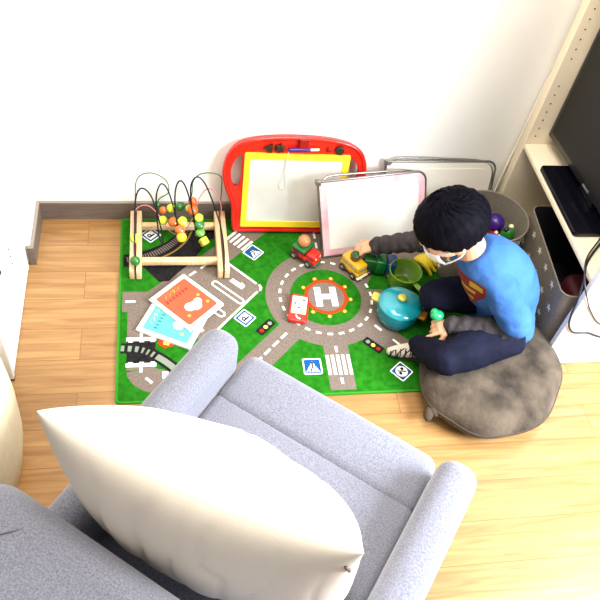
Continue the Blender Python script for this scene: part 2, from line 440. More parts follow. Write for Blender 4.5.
for i in range(5):
    x = CX-0.033+i*0.0165; b.poly([(x-0.0048, -0.681), (x+0.0048, -0.681), (x+0.0048, -0.608), (x-0.0048, -0.608)], lay(4), 'matwhite')
road([(CX-0.1, CY-0.1), (CX-0.30, CY-0.30), (CX-0.36, -0.735)], 0.082)
dashes((0.507, -0.529), (0.420, -0.618), 4)
road([(CX+0.1, CY-0.1), (CX+0.22, CY-0.22), (CX+0.34, CY-0.25), (CX+0.65, CY-0.25)], 0.082)
dashes((0.816, -0.508), (0.864, -0.566), 2)
road([(CX+0.12, CY+0.12), (CX+0.30, CY+0.22), (CX+0.40, CY+0.18), (CX+0.62, CY-0.06)], 0.10)
dashes((1.00, -0.17), (1.13, -0.29), 4)
b.poly([(CX+0.14, CY+0.03), (1.05, -0.36), (1.06, -0.24), (0.93, -0.20), (0.85, -0.26)], lay(3), 'matgreen')
road([(CX, CY+0.15), (CX, -0.035)], 0.09); dashes((CX, -0.05), (CX, -0.19), 4)
# left side: road along, car park and diagonal
road([(0.012, -0.381), (0.10, -0.381), (0.16, -0.335), (0.225, -0.276), (0.32, -0.195), (0.42, -0.095), (0.48, -0.035)], 0.082)
dash((0.022, -0.381), (0.052, -0.381)); dashes((0.12, -0.36), (0.31, -0.205), 6)
b.poly([(0.10, -0.345), (0.20, -0.285), (0.345, -0.205), (0.462, -0.332), (0.262, -0.548), (0.10, -0.43)], lay(2), 'matgray')
for p, q in (((0.345, -0.215), (0.44, -0.315)), ((0.44, -0.349), (0.268, -0.536))): dash(p, q, 0.007)
road(arc(0.436, -0.332, 0.017, radians(45), radians(-45), 8), 0.007, 4, 'matwhite')
def loop(p, q, w):
    p = V((*p, 0)); q = V((*q, 0)); d = (q-p).normalized(); a = math.atan2(d.y, d.x); r = w/2
    pts = arc(q.x, q.y, r, a-pi/2, a+pi/2, 8)+arc(p.x, p.y, r, a+pi/2, a+1.5*pi, 8); pts.append(pts[0]); road(pts, 0.006, 4, 'matwhite')
loop((0.306, -0.312), (0.382, -0.387), 0.020); loop((0.250, -0.372), (0.318, -0.438), 0.020)
b.poly([(0.352, -0.302), (0.364, -0.290), (0.402, -0.326), (0.390, -0.338)], lay(4), 'matwhite')
b.poly([(0.382, -0.318), (0.392, -0.308), (0.402, -0.322), (0.394, -0.330)], lay(4), 'matwhite')
b.poly([(0.222, -0.478), (0.232, -0.470), (0.262, -0.500), (0.252, -0.508)], lay(4), 'matwhite')
for i in range(4):
    c = V((0.376+0.019*i, -0.128+0.019*i*0.15-0.0, 0)); 
for i in range(5):
    t = (i-2)*0.0175; cx, cy = 0.398+t*0.72, -0.119-t*0.70
    d = V((0.70, 0.72, 0))*0.028; n = V((0.72, -0.70, 0))*0.0045
    c = V((cx, cy, 0)); b.poly([(c-d-n)[:2], (c+d-n)[:2], (c+d+n)[:2], (c-d+n)[:2]], lay(4), 'matwhite')
road([(0.071, -0.40), (0.071, -0.64)], 0.084)
road([(0.071, -0.64)]+[(0.145-0.074*cos(a), -0.64-0.044*sin(a)) for a in [radians(x) for x in (10, 30, 50, 70, 90)]]+[(0.30, -0.686)], 0.084)
b.poly([(0.029, -0.528), (0.113, -0.528), (0.113, -0.622), (0.029, -0.622)], lay(3), 'matblack')
for y in (-0.528, -0.622): b.poly([(0.027, y-0.0065), (0.115, y-0.0065), (0.115, y+0.0065), (0.027, y+0.0065)], lay(5), 'matwhite')
dash((0.071, -0.505), (0.071, -0.52)); dash((0.071, -0.63), (0.071, -0.648)); dash((0.085, -0.667), (0.103, -0.686)); 
b.poly([(0.132, -0.648), (0.150, -0.648), (0.150, -0.672), (0.132, -0.672)], lay(5), 'matwhite')
for y in (-0.535, -0.615): dashes((0.04, y), (0.105, y), 3, 0.013)
cl = bez([(0.012, -0.560, 0), (0.068, -0.567, 0), (0.112, -0.590, 0), (0.160, -0.630, 0), (0.20, -0.68, 0)], 6)
road([p[:2] for p in cl], 0.031, 4, 'matlgrey')
for i in range(2, len(cl)-1, 2):
    d = (cl[i+1]-cl[i-1]).normalized(); n = V((-d.y, d.x, 0))
    if cl[i].x < 0.115: b.poly([(cl[i]-d*0.005-n*0.012)[:2], (cl[i]+d*0.005-n*0.012)[:2], (cl[i]+d*0.005+n*0.012)[:2], (cl[i]-d*0.005+n*0.012)[:2]], lay(5), 'matblack')
for s_ in (-1, 1):
    pts = []
    for i, p in enumerate(cl):
        d = (cl[min(i+1, len(cl)-1)]-cl[max(i-1, 0)]).normalized(); n = V((-d.y, d.x, 0)); pts.append((p+n*0.0145*s_)[:2])
    road(pts, 0.0085, 6, 'matblack')
# railway in the far left corner
blk = [(0.012, -0.182), (0.05, -0.175), (0.10, -0.155), (0.15, -0.125), (0.20, -0.075), (0.235, -0.03), (0.31, -0.03), (0.33, -0.10), (0.30, -0.115),
       (0.262, -0.17), (0.235, -0.215), (0.185, -0.265), (0.158, -0.298), (0.125, -0.300), (0.10, -0.268), (0.075, -0.235), (0.012, -0.235)]
b.poly(blk, lay(3), 'matblack')
cl2 = bez([(0.02, -0.205, 0), (0.085, -0.190, 0), (0.145, -0.155, 0), (0.195, -0.105, 0), (0.235, -0.04, 0)], 8)
for i in range(1, len(cl2)-1):
    d = (cl2[i+1]-cl2[i-1]).normalized(); n = V((-d.y, d.x, 0)); c = cl2[i]
    b.poly([(c-d*0.0022-n*0.012)[:2], (c+d*0.0022-n*0.012)[:2], (c+d*0.0022+n*0.012)[:2], (c-d*0.0022+n*0.012)[:2]], lay(5), 'matgray')
road([p[:2] for p in bez([(0.075, -0.222, 0), (0.13, -0.198, 0), (0.18, -0.165, 0), (0.222, -0.113, 0), (0.245, -0.05, 0)], 6)], 0.006, 5, 'matgold')
# signs printed on the mat
def sign(cx, cy, rot, kind, s=0.030):
    c_, s_ = cos(rot), sin(rot)
    tr = lambda pts: [(cx+x*c_-y*s_, cy+x*s_+y*c_) for x, y in pts]
    b.poly(tr(rrect(-s, s, -s, s, 0.005)), lay(4), 'matwhite'); b.poly(tr(rrect(-s*.86, s*.86, -s*.86, s*.86, 0.004)), lay(5), 'matblue')
    if kind == 'P':
        b.poly(tr(rrect(-s*.62, s*.62, -s*.62, s*.62, 0.003)), lay(6), 'matwhite')
        b.poly(tr([(-.32*s, -.5*s), (-.08*s, -.5*s), (-.08*s, .5*s), (-.32*s, .5*s)]), lay(7), 'matblack')
        road(tr([(-.2*s, .40*s), (.1*s, .40*s), (.28*s, .22*s), (.1*s, .02*s), (-.2*s, .02*s)]), .2*s, 8, 'matblack')
    elif kind == 'walk':
        b.poly(tr([(-.75*s, -.72*s), (.75*s, -.72*s), (0, .62*s)]), lay(6), 'matwhite')
        b.poly(tr(circle(0, .42*s, .13*s, 12)), lay(7), 'matblack')
        road(tr([(0, .34*s), (0, -.1*s), (-.25*s, -.55*s)]), .14*s, 7, 'matblack'); road(tr([(0, -.1*s), (.25*s, -.55*s)]), .12*s, 7, 'matblack')
        road(tr([(-.3*s, .1*s), (0, .2*s), (.3*s, 0)]), .1*s, 7, 'matblack')
        for x in (-.5, -.2, .2, .5): b.poly(tr([((x-.06)*s, -.72*s), ((x+.06)*s, -.72*s), ((x+.06)*s, -.5*s), ((x-.06)*s, -.5*s)]), lay(8), 'matblue')
    else:
        b.poly(tr(circle(0, 0, .72*s, 28)), lay(6), 'matwhite'); b.poly(tr(circle(-.3*s, -.1*s, .2*s, 12)), lay(7), 'matblack')
        b.poly(tr(circle(.3*s, .2*s, .2*s, 12)), lay(7), 'matblack'); road(tr([(-.35*s, .35*s), (.1*s, -.05*s), (.35*s, -.4*s)]), .16*s, 7, 'matblack')
sign(0.442, -0.175, radians(45), 'walk', 0.027); sign(0.0995, -0.092, radians(135), 'P', 0.026); sign(0.391, -0.456, radians(135), 'P', 0.026)
sign(0.581, -0.648, radians(0), 'walk', 0.029); sign(0.857, -0.678, radians(40), 'bus', 0.027)
def light(cx, cy, rot):
    c_, s_ = cos(rot), sin(rot); tr = lambda pts: [(cx+x*c_-y*s_, cy+x*s_+y*c_) for x, y in pts]
    b.poly(tr(rrect(-0.034, 0.034, -0.0145, 0.0145, 0.005)), lay(4), 'matblack')
    for x, m in ((-0.020, 'matred'), (0, 'matyellow'), (0.020, 'matlgrey')): b.poly(tr(circle(x, 0, 0.0072, 14)), lay(5), m)
light(0.453, -0.494, radians(45)); light(0.786, -0.576, radians(135))
b.poly([(0.13, -0.52), (0.165, -0.535), (0.17, -0.555), (0.14, -0.565), (0.118, -0.545)], lay(4), 'matorange'); b.poly([(0.138, -0.536), (0.158, -0.543), (0.152, -0.555), (0.136, -0.55)], lay(5), 'matyellow')
tag(b.build('play_mat'), 'green play mat printed with grey roads, roundabout and letter H, lying on the wooden floor', 'mat')
MZ = 0.0085   # what stands on the mat stands here

# ------------------------------------------------------------------ armchair
AU = radians(-38.0)
ch = thing('armchair', 'grey-blue tweed armchair with bolster arms, cream pillow on its seat', 'armchair', (0.011, 0.026, 0.010), AU)
def rbox(x0, x1, y0, y1, z0, z1, mat, bev, name, par, seg=5, bulge=0.0, sub=True):
    b = MB(); bm = bmesh.new(); bmesh.ops.create_cube(bm, size=1)
    for v in bm.verts: v.co = V(((x0+x1)/2+v.co.x*(x1-x0), (y0+y1)/2+v.co.y*(y1-y0), (z0+z1)/2+v.co.z*(z1-z0)))
    bmesh.ops.bevel(bm, geom=bm.edges[:], offset=bev, segments=seg, profile=0.5, affect='EDGES', clamp_overlap=True)
    if bulge:
        bmesh.ops.subdivide_edges(bm, edges=[e for e in bm.edges if e.calc_length() > 0.1], cuts=6, use_grid_fill=True)
        for v in bm.verts:
            fx = 1-(2*(v.co.x-(x0+x1)/2)/(x1-x0))**2; fy = 1-(2*(v.co.y-(y0+y1)/2)/(y1-y0))**2
            if v.co.z > (z0+z1)/2: v.co.z += bulge*max(fx, 0)*max(fy, 0)
    bm.verts.index_update()
    b.add([v.co.copy() for v in bm.verts], [[v.index for v in f.verts] for f in bm.faces], mat, True); bm.free()
    return b.build(name, par)
# local axes: x = along the front edge (to the right arm), y = forward.  front faces +y
rbox(0.745, 1.385, -1.30, -0.545, 0.06, 0.29, 'sofa', 0.03, 'base_frame', ch)
rbox(0.809, 1.314, -0.655, -0.497, 0.20, 0.408, 'sofa', 0.03, 'front_cushion', ch, bulge=0.006)
rbox(0.809, 1.314, -1.10, -0.630, 0.24, 0.402, 'sofa', 0.022, 'seat', ch, bulge=0.008)
rbox(0.722, 0.812, -1.16, -0.535, 0.10, 0.502, 'sofa', 0.038, 'armrest', ch)
rbox(1.311, 1.401, -1.20, -0.530, 0.10, 0.502, 'sofa', 0.038, 'armrest', ch)
bk = rbox(0.690, 1.42, -1.46, -1.118, 0.10, 0.725, 'sofa', 0.062, 'backrest', ch, seg=8)
b = MB(); b.tube(bez([(0.745, -1.44, 0.7245), (0.760, -1.31, 0.7262), (0.785, -1.22, 0.7262), (0.815, -1.178, 0.7245), (0.835, -1.143, 0.707), (0.842, -1.1185, 0.660), (0.842, -1.1175, 0.55)], 6), 0.0012, 'seam', 6)
b.build('piping', bk)
for x, y in ((0.79, -0.60), (1.34, -0.60), (0.79, -1.26), (1.34, -1.26)):
    b = MB(); b.lathe([(0.016, -0.0098), (0.018, -0.005), (0.024, 0.075), (0.024, 0.08)], 'wood', 20, T=Matrix.Translation((x, y, 0))); b.build('leg', ch)

# cream pillow leaning against the backrest
A_ = V((0.876, -0.483, 0)).normalized(); N0 = V((0.483, 0.876, 0)).normalized()
ti = radians(15); UP = (V((0, 0, 1))*cos(ti)-N0*sin(ti)).normalized(); NN = A_.cross(UP).normalized()
if NN.dot(N0) < 0: NN = -NN
PC = V((0.182, -1.412, 0.880))-UP*0.235
def pillow_mesh():
    n = 90; b = MB(); W2 = 0.250; H2 = 0.238; T2 = 0.122
    def pt(i, j, s):
        u = sin(pi/2*(-1+2*i/n)); v = sin(pi/2*(-1+2*j/n))
        # concave (pinched) edges
        x = u*(1-0.035*(1-v*v)*0.9); y = v*(1-0.050*(1-u*u)*0.9)
        if v < 0 and u < 0: x *= 1-0.09*(-v)
        if u > 0: x += u*u*0.09*min(1.0, max(0.0, (0.98-v)*0.9))
        th = (max(1-u*u, 0)**(0.46 if u < 0 else 0.46-0.14*min(1, max(0, 0.9-v))))*(max(1-v*v, 0)**0.46)*(1.12 if s > 0 else 0.98)
        th *= (1.0+0.12*(-v))
        wr = 0.05*sin(9*u+2*v)*(1-v*v)*(1-u*u)
        nz = noise.noise(V((u*2.6, v*1.1, s*3.0)))*0.09*(1-u*u)*(1-v*v)
        # fine tension folds running away from the seam
        fold = 0.0
        q = noise.noise(V((u*2.3, 1, 2+s)))
        ph = 11*u+2.4*noise.noise(V((u*3, v*1.4, 5+s)))
        if s < 0: fold = (0.16+0.5*abs(q))*(1-abs(sin(ph)))**3*max(0, 1-abs(v-0.30)/0.85)
        else: fold = (0.05+0.25*abs(q))*(1-abs(sin(ph*0.8+2*v)))**4*max(0, 1-abs(v-0.2)/0.9)
        fold *= (1-u*u)*0.7
        return PC+A_*(x*W2)+UP*(y*H2)+NN*(s*T2*(th+(nz*0.6+wr*0.2-fold*0.5)*(th > 0)*min(1, th*2)))
    vs = []; fs = []
    for s in (1, -1):
        o = len(vs)
        for i in range(n+1):
            for j in range(n+1): vs.append(pt(i, j, s))
        for i in range(n):
            for j in range(n):
                q = [o+i*(n+1)+j, o+(i+1)*(n+1)+j, o+(i+1)*(n+1)+j+1, o+i*(n+1)+j+1]
                fs.append(q if s > 0 else q[::-1])
    o = PC.copy()
    Mi = frameT(PC, A_, UP, NN).inverted()
    b.add([Mi @ v for v in vs], fs, 'pillow', True)
    ob = b.build('pillow'); ob.matrix_world = frameT(PC, A_, UP, NN)
    bm = bmesh.new(); bm.from_mesh(ob.data); bmesh.ops.remove_doubles(bm, verts=bm.verts, dist=1e-5); bmesh.ops.recalc_face_normals(bm, faces=bm.faces); bm.to_mesh(ob.data); bm.free()
    return ob, pt
pil, PT = pillow_mesh(); tag(pil, 'large cream cotton pillow standing upright on the seat of the grey armchair', 'pillow')
Mi = frameT(PC, A_, UP, NN).inverted(); b = MB(); b.tube([Mi @ (PT(i_, j_, -1)-NN*0.002) for i_, j_ in ((80.2, 75.6), (81.4, 74.0), (82.4, 72.0))], 0.0032, 'zip', 8); b.build('zip', pil)

# cream pouf at the left edge
b = MB(); b.lathe([(0.0, 0.0), (0.22, 0.0), (0.245, 0.03), (0.262, 0.14), (0.266, 0.25), (0.26, 0.35), (0.24, 0.395), (0.18, 0.412), (0.0, 0.415)], 'pouf', 56)
tag(b.build('pouf', None, (-0.470, -0.935, 0)), 'round cream fabric pouf cut by the left edge, beside the white shelf unit', 'pouf')

# ------------------------------------------------------------------ white shelf unit on the left
su = thing('shelf_unit', 'white shelf unit with pin-hole side panel at the left edge', 'shelf unit', (-0.45, -0.44, 0))
off = world_to(su)
def part(b, name, par): return b.build(name, par, world_to(par) if par.parent is None else (0, 0, 0))
b = MB(); b.box(-0.62, -0.2815, -0.241, -0.223, 0.0, 1.4, 'whiteboard', 0.0015)
for k in range(3):
    for x in (-0.325, -0.56): b.lathe([(0.0026, 0), (0.0026, 0.0012)], 'hole', 10, T=rotT((x, -0.2415, 0.036+0.032*k), 0, radians(90)))
part(b, 'side_panel', su)
b = MB(); b.box(-0.62, -0.2785, -0.657, -0.639, 0.008, 0.30, 'whiteboard', 0.0015); part(b, 'side_panel', su)
b = MB(); b.box(-0.62, -0.2815, -0.639, -0.241, 0.004, 0.018, 'whiteboard', 0.0015); part(b, 'bottom_board', su)
b = MB(); b.box(-0.635, -0.62, -0.657, -0.223, 0.0, 1.4, 'whiteboard'); part(b, 'back_board', su)
b = MB(); b.box(-0.60, -0.348, -0.600, -0.262, 0.0185, 0.26, 'whiteboard', 0.003); d_ = part(b, 'drawer', su)
b = MB(); b.sphere((-0.339, -0.352, 0.118), 0.010, 'black', 14, 10); b.build('knob', d_)
b = MB(); b.box(-0.30, -0.2785, -0.657, -0.642, 0.0, 0.0075, 'black'); part(b, 'foot', su)

# ------------------------------------------------------------------ television cabinet on the right
XC = 1.327
tc_ = thing('television_cabinet', 'white open cabinet with pin-hole side panels holding the television', 'cabinet', (1.55, -0.34, 0))
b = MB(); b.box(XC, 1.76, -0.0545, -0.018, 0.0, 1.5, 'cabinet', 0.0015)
for k in range(26):
    for x in (1.352, 1.70):
        if k in (7, 8): continue
        b.lathe([(0.0026, 0), (0.0026, 0.001)], 'hole', 10, T=rotT((x, -0.0547, 0.43+0.032*k), 0, radians(90)))
part(b, 'side_panel', tc_)
b = MB(); b.box(XC, 1.76, -0.664, -0.646, 0.0, 1.5, 'whiteboard', 0.0015); part(b, 'side_panel', tc_)
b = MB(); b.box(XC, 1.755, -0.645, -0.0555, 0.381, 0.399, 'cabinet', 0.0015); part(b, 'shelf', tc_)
b = MB(); b.box(XC, 1.755, -0.645, -0.0555, 1.00, 1.018, 'cabinet', 0.0015); part(b, 'shelf', tc_)  # unseen upper shelf, added to shade the cabinet interior
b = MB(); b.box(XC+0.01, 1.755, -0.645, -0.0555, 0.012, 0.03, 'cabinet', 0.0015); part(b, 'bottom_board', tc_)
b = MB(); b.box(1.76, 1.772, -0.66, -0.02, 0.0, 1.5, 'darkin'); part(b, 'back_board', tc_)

# television
tv = thing('television', 'black flat screen television on the white cabinet shelf', 'television', (1.42, -0.34, 0.40))
TVT = Matrix.Translation((1.386, -0.064, 0)) @ Matrix.Rotation(radians(4.5), 4, 'Z') @ Matrix.Translation((-1.386, 0.064, 0))
b = MB(); b.box(1.386, 1.432, -0.622, -0.064, 0.444, 0.832, 'tvbezel', 0.006, 3, T=TVT); scb = part(b, 'bezel', tv)
b = MB()
b.box(1.3845, 1.389, -0.600, -0.080, 0.468, 0.812, 'tvscreen', T=TVT); part(b, 'screen', tv)
b = MB()
for i, (y, h) in enumerate(((0, .007), (.007, .007), (.013, .005), (.019, .007), (.025, .006), (.031, .007))):
    b.box(1.3848, 1.3865, -0.353+y, -0.349+y, 0.452, 0.452+h, 'silver', T=TVT)
part(b, 'logo', tv)
b = MB(); b.box(1.420, 1.450, -0.38, -0.29, 0.416, 0.46, 'tvbezel', 0.004); part(b, 'neck', tv)
b = MB(); b.prism(rrect(1.3305, 1.52, -0.486, -0.182, 0.012), 0.3995, 0.416, 'tvblack', bev=0.003); part(b, 'stand_base', tv)

# ------------------------------------------------------------------ storage bins
def wrap_stars(b, path, per, z0, z1, step, size):
    pass
bn = thing('storage_bin', 'round taupe star-printed fabric bin full of toys, behind the child', 'storage bin', (1.186, -0.276, MZ), 0)
b = MB(); R0 = 0.116
b.lathe([(0.0, 0.158), (R0-0.006, 0.158), (R0-0.004, 0.20), (R0-0.003, 0.275)], 'fabricin', 56, smooth=True)
b.lathe([(0.0, 0.0), (R0-0.004, 0.0), (R0, 0.01), (R0, 0.15), (R0, 0.275), (R0-0.003, 0.2755)], 'fabric', 56)
def cyl_star(b, a, z, r, rad):
    pts = star_pts(0, 0, r, pi/2); pts2 = [(p[0], p[1]) for p in pts]
    vs = [V((rad*cos(a), rad*sin(a), z))]+[V((rad*cos(a+p[0]/rad), rad*sin(a+p[0]/rad), z+p[1])) for p in pts2]
    n = len(pts2); b.add(vs, [[0, 1+i, 1+(i+1) % n] for i in range(n)], 'star', False)
for row in range(4):
    for k in range(10): cyl_star(b, 2*pi*(k+0.5*(row % 2))/10, 0.04+0.066*row, 0.016, R0+0.0008)
b.m = b.m; o = b.build('fabric_body', bn)
# lathe caps the inside lid: remove the top cap faces so the bin is open
def open_top(o, zmin):
    bm = bmesh.new(); bm.from_mesh(o.data)
    bmesh.ops.delete(bm, geom=[f for f in bm.faces if len(f.verts) > 20 and min(v.co.z for v in f.verts) > zmin], context='FACES')
    bm.to_mesh(o.data); bm.free()
open_top(o, 0.25)
b = MB(); b.tube([(R0*cos(t), R0*sin(t), 0.2755) for t in [2*pi*i/48 for i in range(48)]], 0.0028, 'fabricin', 8, closed=True); b.build('rim', bn)
# second bin inside the cabinet
bn2 = thing('storage_bin', 'star-printed taupe fabric bin with black lining, pushed under the cabinet shelf', 'storage bin', (1.318, -0.440, 0.031), radians(-5.5))
b = MB(); X0, X1, Y0, Y1, HH = -0.012, 0.36, -0.190, 0.196, 0.268
base = fine(rrect(X0, X1, Y0, Y1, 0.03, 6))
def bsh(y): return 0.034-0.062*(y+0.19)/0.386
def wallring(pts, z): return [V((p[0]+bsh(p[1])*(1-z/HH)*(1-p[0]/X1), p[1], z)) for p in pts]
b.loft([wallring(base, HH*q/10) for q in range(11)], 'fabric', cap=False)
inn = fine(rrect(X0+0.004, X1-0.004, Y0+0.004, Y1-0.004, 0.027, 6))
b.loft([wallring(inn, HH-(HH-0.006)*q/10) for q in range(11)], 'darkin', cap=False)
b.add(wallring(inn, 0.006), [list(range(len(inn)))], 'darkin', False); b.add(wallring(base, 0), [list(range(len(base)))[::-1]], 'fabric', False)
for row in range(4):
    for k in range(5):
        y = -0.150+0.070*k+(0.035 if row % 2 else 0)
        if y > 0.155: continue
        zc = 0.035+0.066*row; pts = star_pts(y, zc, 0.016, pi/2); n = len(pts); xs = lambda z, y_=y: X0-0.0016+bsh(y_)*(1-z/HH)*(1-X0/X1)
        b.add([V((xs(zc), y, zc))]+[V((xs(p[1], p[0]), p[0], p[1])) for p in pts], [[0, 1+(i+1) % n, 1+i] for i in range(n)], 'star', False)
b.build('fabric_body', bn2)
b = MB(); b.tube([(p[0]*1.0, p[1], HH) for p in rrect(X0+0.001, X1-0.001, Y0+0.001, Y1-0.001, 0.029, 6)], 0.0028, 'fabricin', 8, closed=True); b.build('rim', bn2)
b = MB(); b.prism(rrect(1.385, 1.60, -0.605, -0.47, 0.03), 0.075, 0.225, 'wine', bev=0.02, smooth=True)
tag(b.build('toy_box'), 'wine red soft box lying inside the black-lined bin', 'box')
# toys in the round bin
b = MB(); b.sphere((1.238, -0.226, 0.200), 0.032, 'purple', 24, 16)
tag(b.build('toy_ball'), 'shiny purple ball on top of the toys in the round bin', 'ball')
b = MB(); b.sphere((1.265, -0.280, 0.198), (0.026, 0.022, 0.030), 'bead_green', 18, 12); b.sphere((1.274, -0.268, 0.224), 0.009, 'ivory', 12, 8); b.sphere((1.253, -0.280, 0.222), 0.010, 'black', 12, 8)
tag(b.build('toy_figure'), 'green toy beside the purple ball in the round bin', 'toy')
b = MB(); b.box(1.205, 1.240, -0.305, -0.258, 0.168, 0.200, 'reddeep', 0.008, 3); b.sphere((1.228, -0.272, 0.200), 0.007, 'ivory', 12, 8); b.sphere((1.232, -0.288, 0.200), 0.006, 'ivory', 12, 8)
tag(b.build('toy_block'), 'red toy with white spots below the purple ball', 'toy')
b = MB(); b.sphere((1.222, -0.194, 0.185), 0.014, 'ballwood', 14, 10); tag(b.build('wooden_bead'), 'small tan bead left of the purple ball', 'bead')

# ------------------------------------------------------------------ bead maze
bm_ = thing('bead_maze', 'wooden bead maze with black, green and pink wires on the mat', 'bead maze', (0.194, -0.155, MZ))
BX0, BX1 = 0.0525, 0.3335; ZB = 0.050
for x in (BX0, BX1):
    b = MB(); b.box(x-0.019, x+0.019, -0.292, -0.016, MZ, ZB, 'wood', 0.003); b.box(x-0.003, x+0.003, -0.2925, -0.0155, MZ+0.002, ZB+0.0004, 'wooddark')
    part(b, 'side_bar', bm_)
for y in (-0.075, -0.235):
    b = MB(); b.box(BX0+0.018, BX1-0.018, y-0.010, y+0.010, 0.022, 0.044, 'wood', 0.003); part(b, 'crossbar', bm_)
def wire(pts, r, mat, n=10):
    b = MB(); path = bez(pts, n); b.tube(path, r, mat, 8); part(b, 'wire', bm_); return path
bw = wire([(BX0, -0.285, 0.03), (BX0, -0.283, 0.06), (0.054, -0.215, 0.14), (0.060, -0.155, 0.232), (0.080, -0.135, 0.258), (0.110, -0.145, 0.225), (0.138, -0.19, 0.12),
           (0.138, -0.205, 0.085), (0.128, -0.17, 0.085), (0.122, -0.13, 0.16), (0.124, -0.115, 0.22), (0.141, -0.10, 0.246), (0.165, -0.12, 0.215), (0.195, -0.18, 0.10), (0.197, -0.20, 0.075),
           (0.186, -0.15, 0.09), (0.181, -0.10, 0.20), (0.197, -0.085, 0.246), (0.220, -0.10, 0.215), (0.250, -0.165, 0.11), (0.262, -0.20, 0.075),
           (0.245, -0.15, 0.10), (0.230, -0.10, 0.22), (0.250, -0.08, 0.258), (0.282, -0.09, 0.225), (0.325, -0.15, 0.12), (0.336, -0.22, 0.075), (BX1, -0.283, 0.06), (BX1, -0.285, 0.03)], 0.0025, 'wireblack')
wire([(0.052, -0.03, 0.03), (0.052, -0.03, 0.06), (0.056, -0.035, 0.18), (0.075, -0.04, 0.228), (0.115, -0.05, 0.245), (0.155, -0.06, 0.222), (0.160, -0.09, 0.20), (0.130, -0.09, 0.17), (0.118, -0.09, 0.12), (0.125, -0.06, 0.10), (0.18, -0.05, 0.10),
      (0.225, -0.05, 0.10), (0.237, -0.045, 0.15), (0.240, -0.04, 0.20), (0.258, -0.045, 0.236), (0.29, -0.05, 0.25), (0.325, -0.045, 0.235), (0.336, -0.03, 0.19), (BX1, -0.03, 0.06), (BX1, -0.03, 0.03)], 0.0019, 'wiregreen')
wire([(0.048, -0.25, 0.03), (0.048, -0.24, 0.06), (0.046, -0.12, 0.10), (0.06, -0.09, 0.13), (0.095, -0.09, 0.142), (0.13, -0.12, 0.125), (0.16, -0.15, 0.09), (0.20, -0.15, 0.07), (0.24, -0.10, 0.10), (0.262, -0.06, 0.15), (0.29, -0.04, 0.172), (0.318, -0.045, 0.155), (0.335, -0.06, 0.11), (BX1, -0.06, 0.03)], 0.0018, 'wirepink')
def ray_pt(u, v, y):
    d = Rm @ V(((u-300)/731.96, -(v-300)/731.96, -1)); c = co.location; return c+d*((y-c.y)/d.y)
BEADS = [('sphere', (0.2368, -0.10, 0.172), 0.0150, 'bead_orange'), ('sphere', (0.2386, -0.12, 0.151), 0.0165, 'bead_orange'), ('cyl', (0.2560, -0.14, 0.135), 0.0140, 'bead_lime'),
         ('cyl', (0.2578, -0.155, 0.120), 0.0160, 'bead_green'), ('cyl', (0.2600, -0.17, 0.098), 0.0150, 'bead_lgreen'), ('cube', (0.2720, -0.195, 0.083), 0.0125, 'bead_lime'),
         ('sphere', (0.2000, -0.19, 0.098), 0.0165, 'bead_yellow'), ('cyl', (0.1940, -0.17, 0.112), 0.0150, 'bead_orange'), ('cyl', (0.2030, -0.145, 0.125), 0.0150, 'bead_lime'),
         ('cyl', (0.1740, -0.14, 0.118), 0.0150, 'bead_orange'), ('sphere', (0.1680, -0.10, 0.140), 0.0145, 'bead_lime'), ('cyl', (0.1980, -0.075, 0.125), 0.0150, 'bead_green'),
         ('sphere', (0.1420, -0.10, 0.132), 0.0120, 'bead_orange'), ('sphere', (0.1410, -0.125, 0.110), 0.0155, 'bead_lime'), ('sphere', (0.1240, -0.07, 0.128), 0.0120, 'bead_green'),
         ('sphere', (0.2260, -0.09, 0.130), 0.0120, 'bead_lime'),
         ('cyl', (0.0545, -0.215, 0.118), 0.0150, 'bead_lime'), ('sphere', (0.0530, -0.268, 0.072), 0.0160, 'bead_green')]
for kind, c, r, m in BEADS:
    b = MB()
    if kind == 'sphere': b.sphere(c, r, m, 20, 14)
    elif kind == 'cyl': b.lathe([(0, -r*0.8), (r*0.85, -r*0.8), (r, -r*0.6), (r, r*0.6), (r*0.85, r*0.8), (0, r*0.8)], m, 20, T=rotT(c, 0, radians(35), radians(10)))
    else: b.box(-r, r, -r, r, -r, r, m, 0.003, T=rotT(c, 0.6, 0.5))
    part(b, 'bead', bm_)

# ------------------------------------------------------------------ magnetic drawing board
TLT = math.atan2(0.060, 0.40)
DB = rotT((0.572, -0.083, MZ+0.008), radians(-1), pi/2-TLT) @ Matrix.Diagonal((0.955, 0.955, 1, 1))   # local x right, y up the board, z towards the room
db = thing('drawing_board', 'red magnetic drawing board with yellow inner frame leaning on the back wall', 'drawing board', (0, 0, 0))
db.matrix_world = DB
def dpart(b, name, par=None): return b.build(name, par or db)
outl = []
half = [(0.190, 0.004), (0.199, 0.012), (0.203, 0.05), (0.206, 0.10), (0.214, 0.135), (0.229, 0.175), (0.240, 0.215), (0.243, 0.25), (0.238, 0.29), (0.224, 0.325), (0.200, 0.350), (0.165, 0.366), (0.11, 0.377), (0.05, 0.382), (0.0, 0.383)]
hp = [p[:2] for p in bez([(x, y, 0) for x, y in half], 4)]
outl = hp+[(-x, y) for x, y in hp[::-1][1:]]
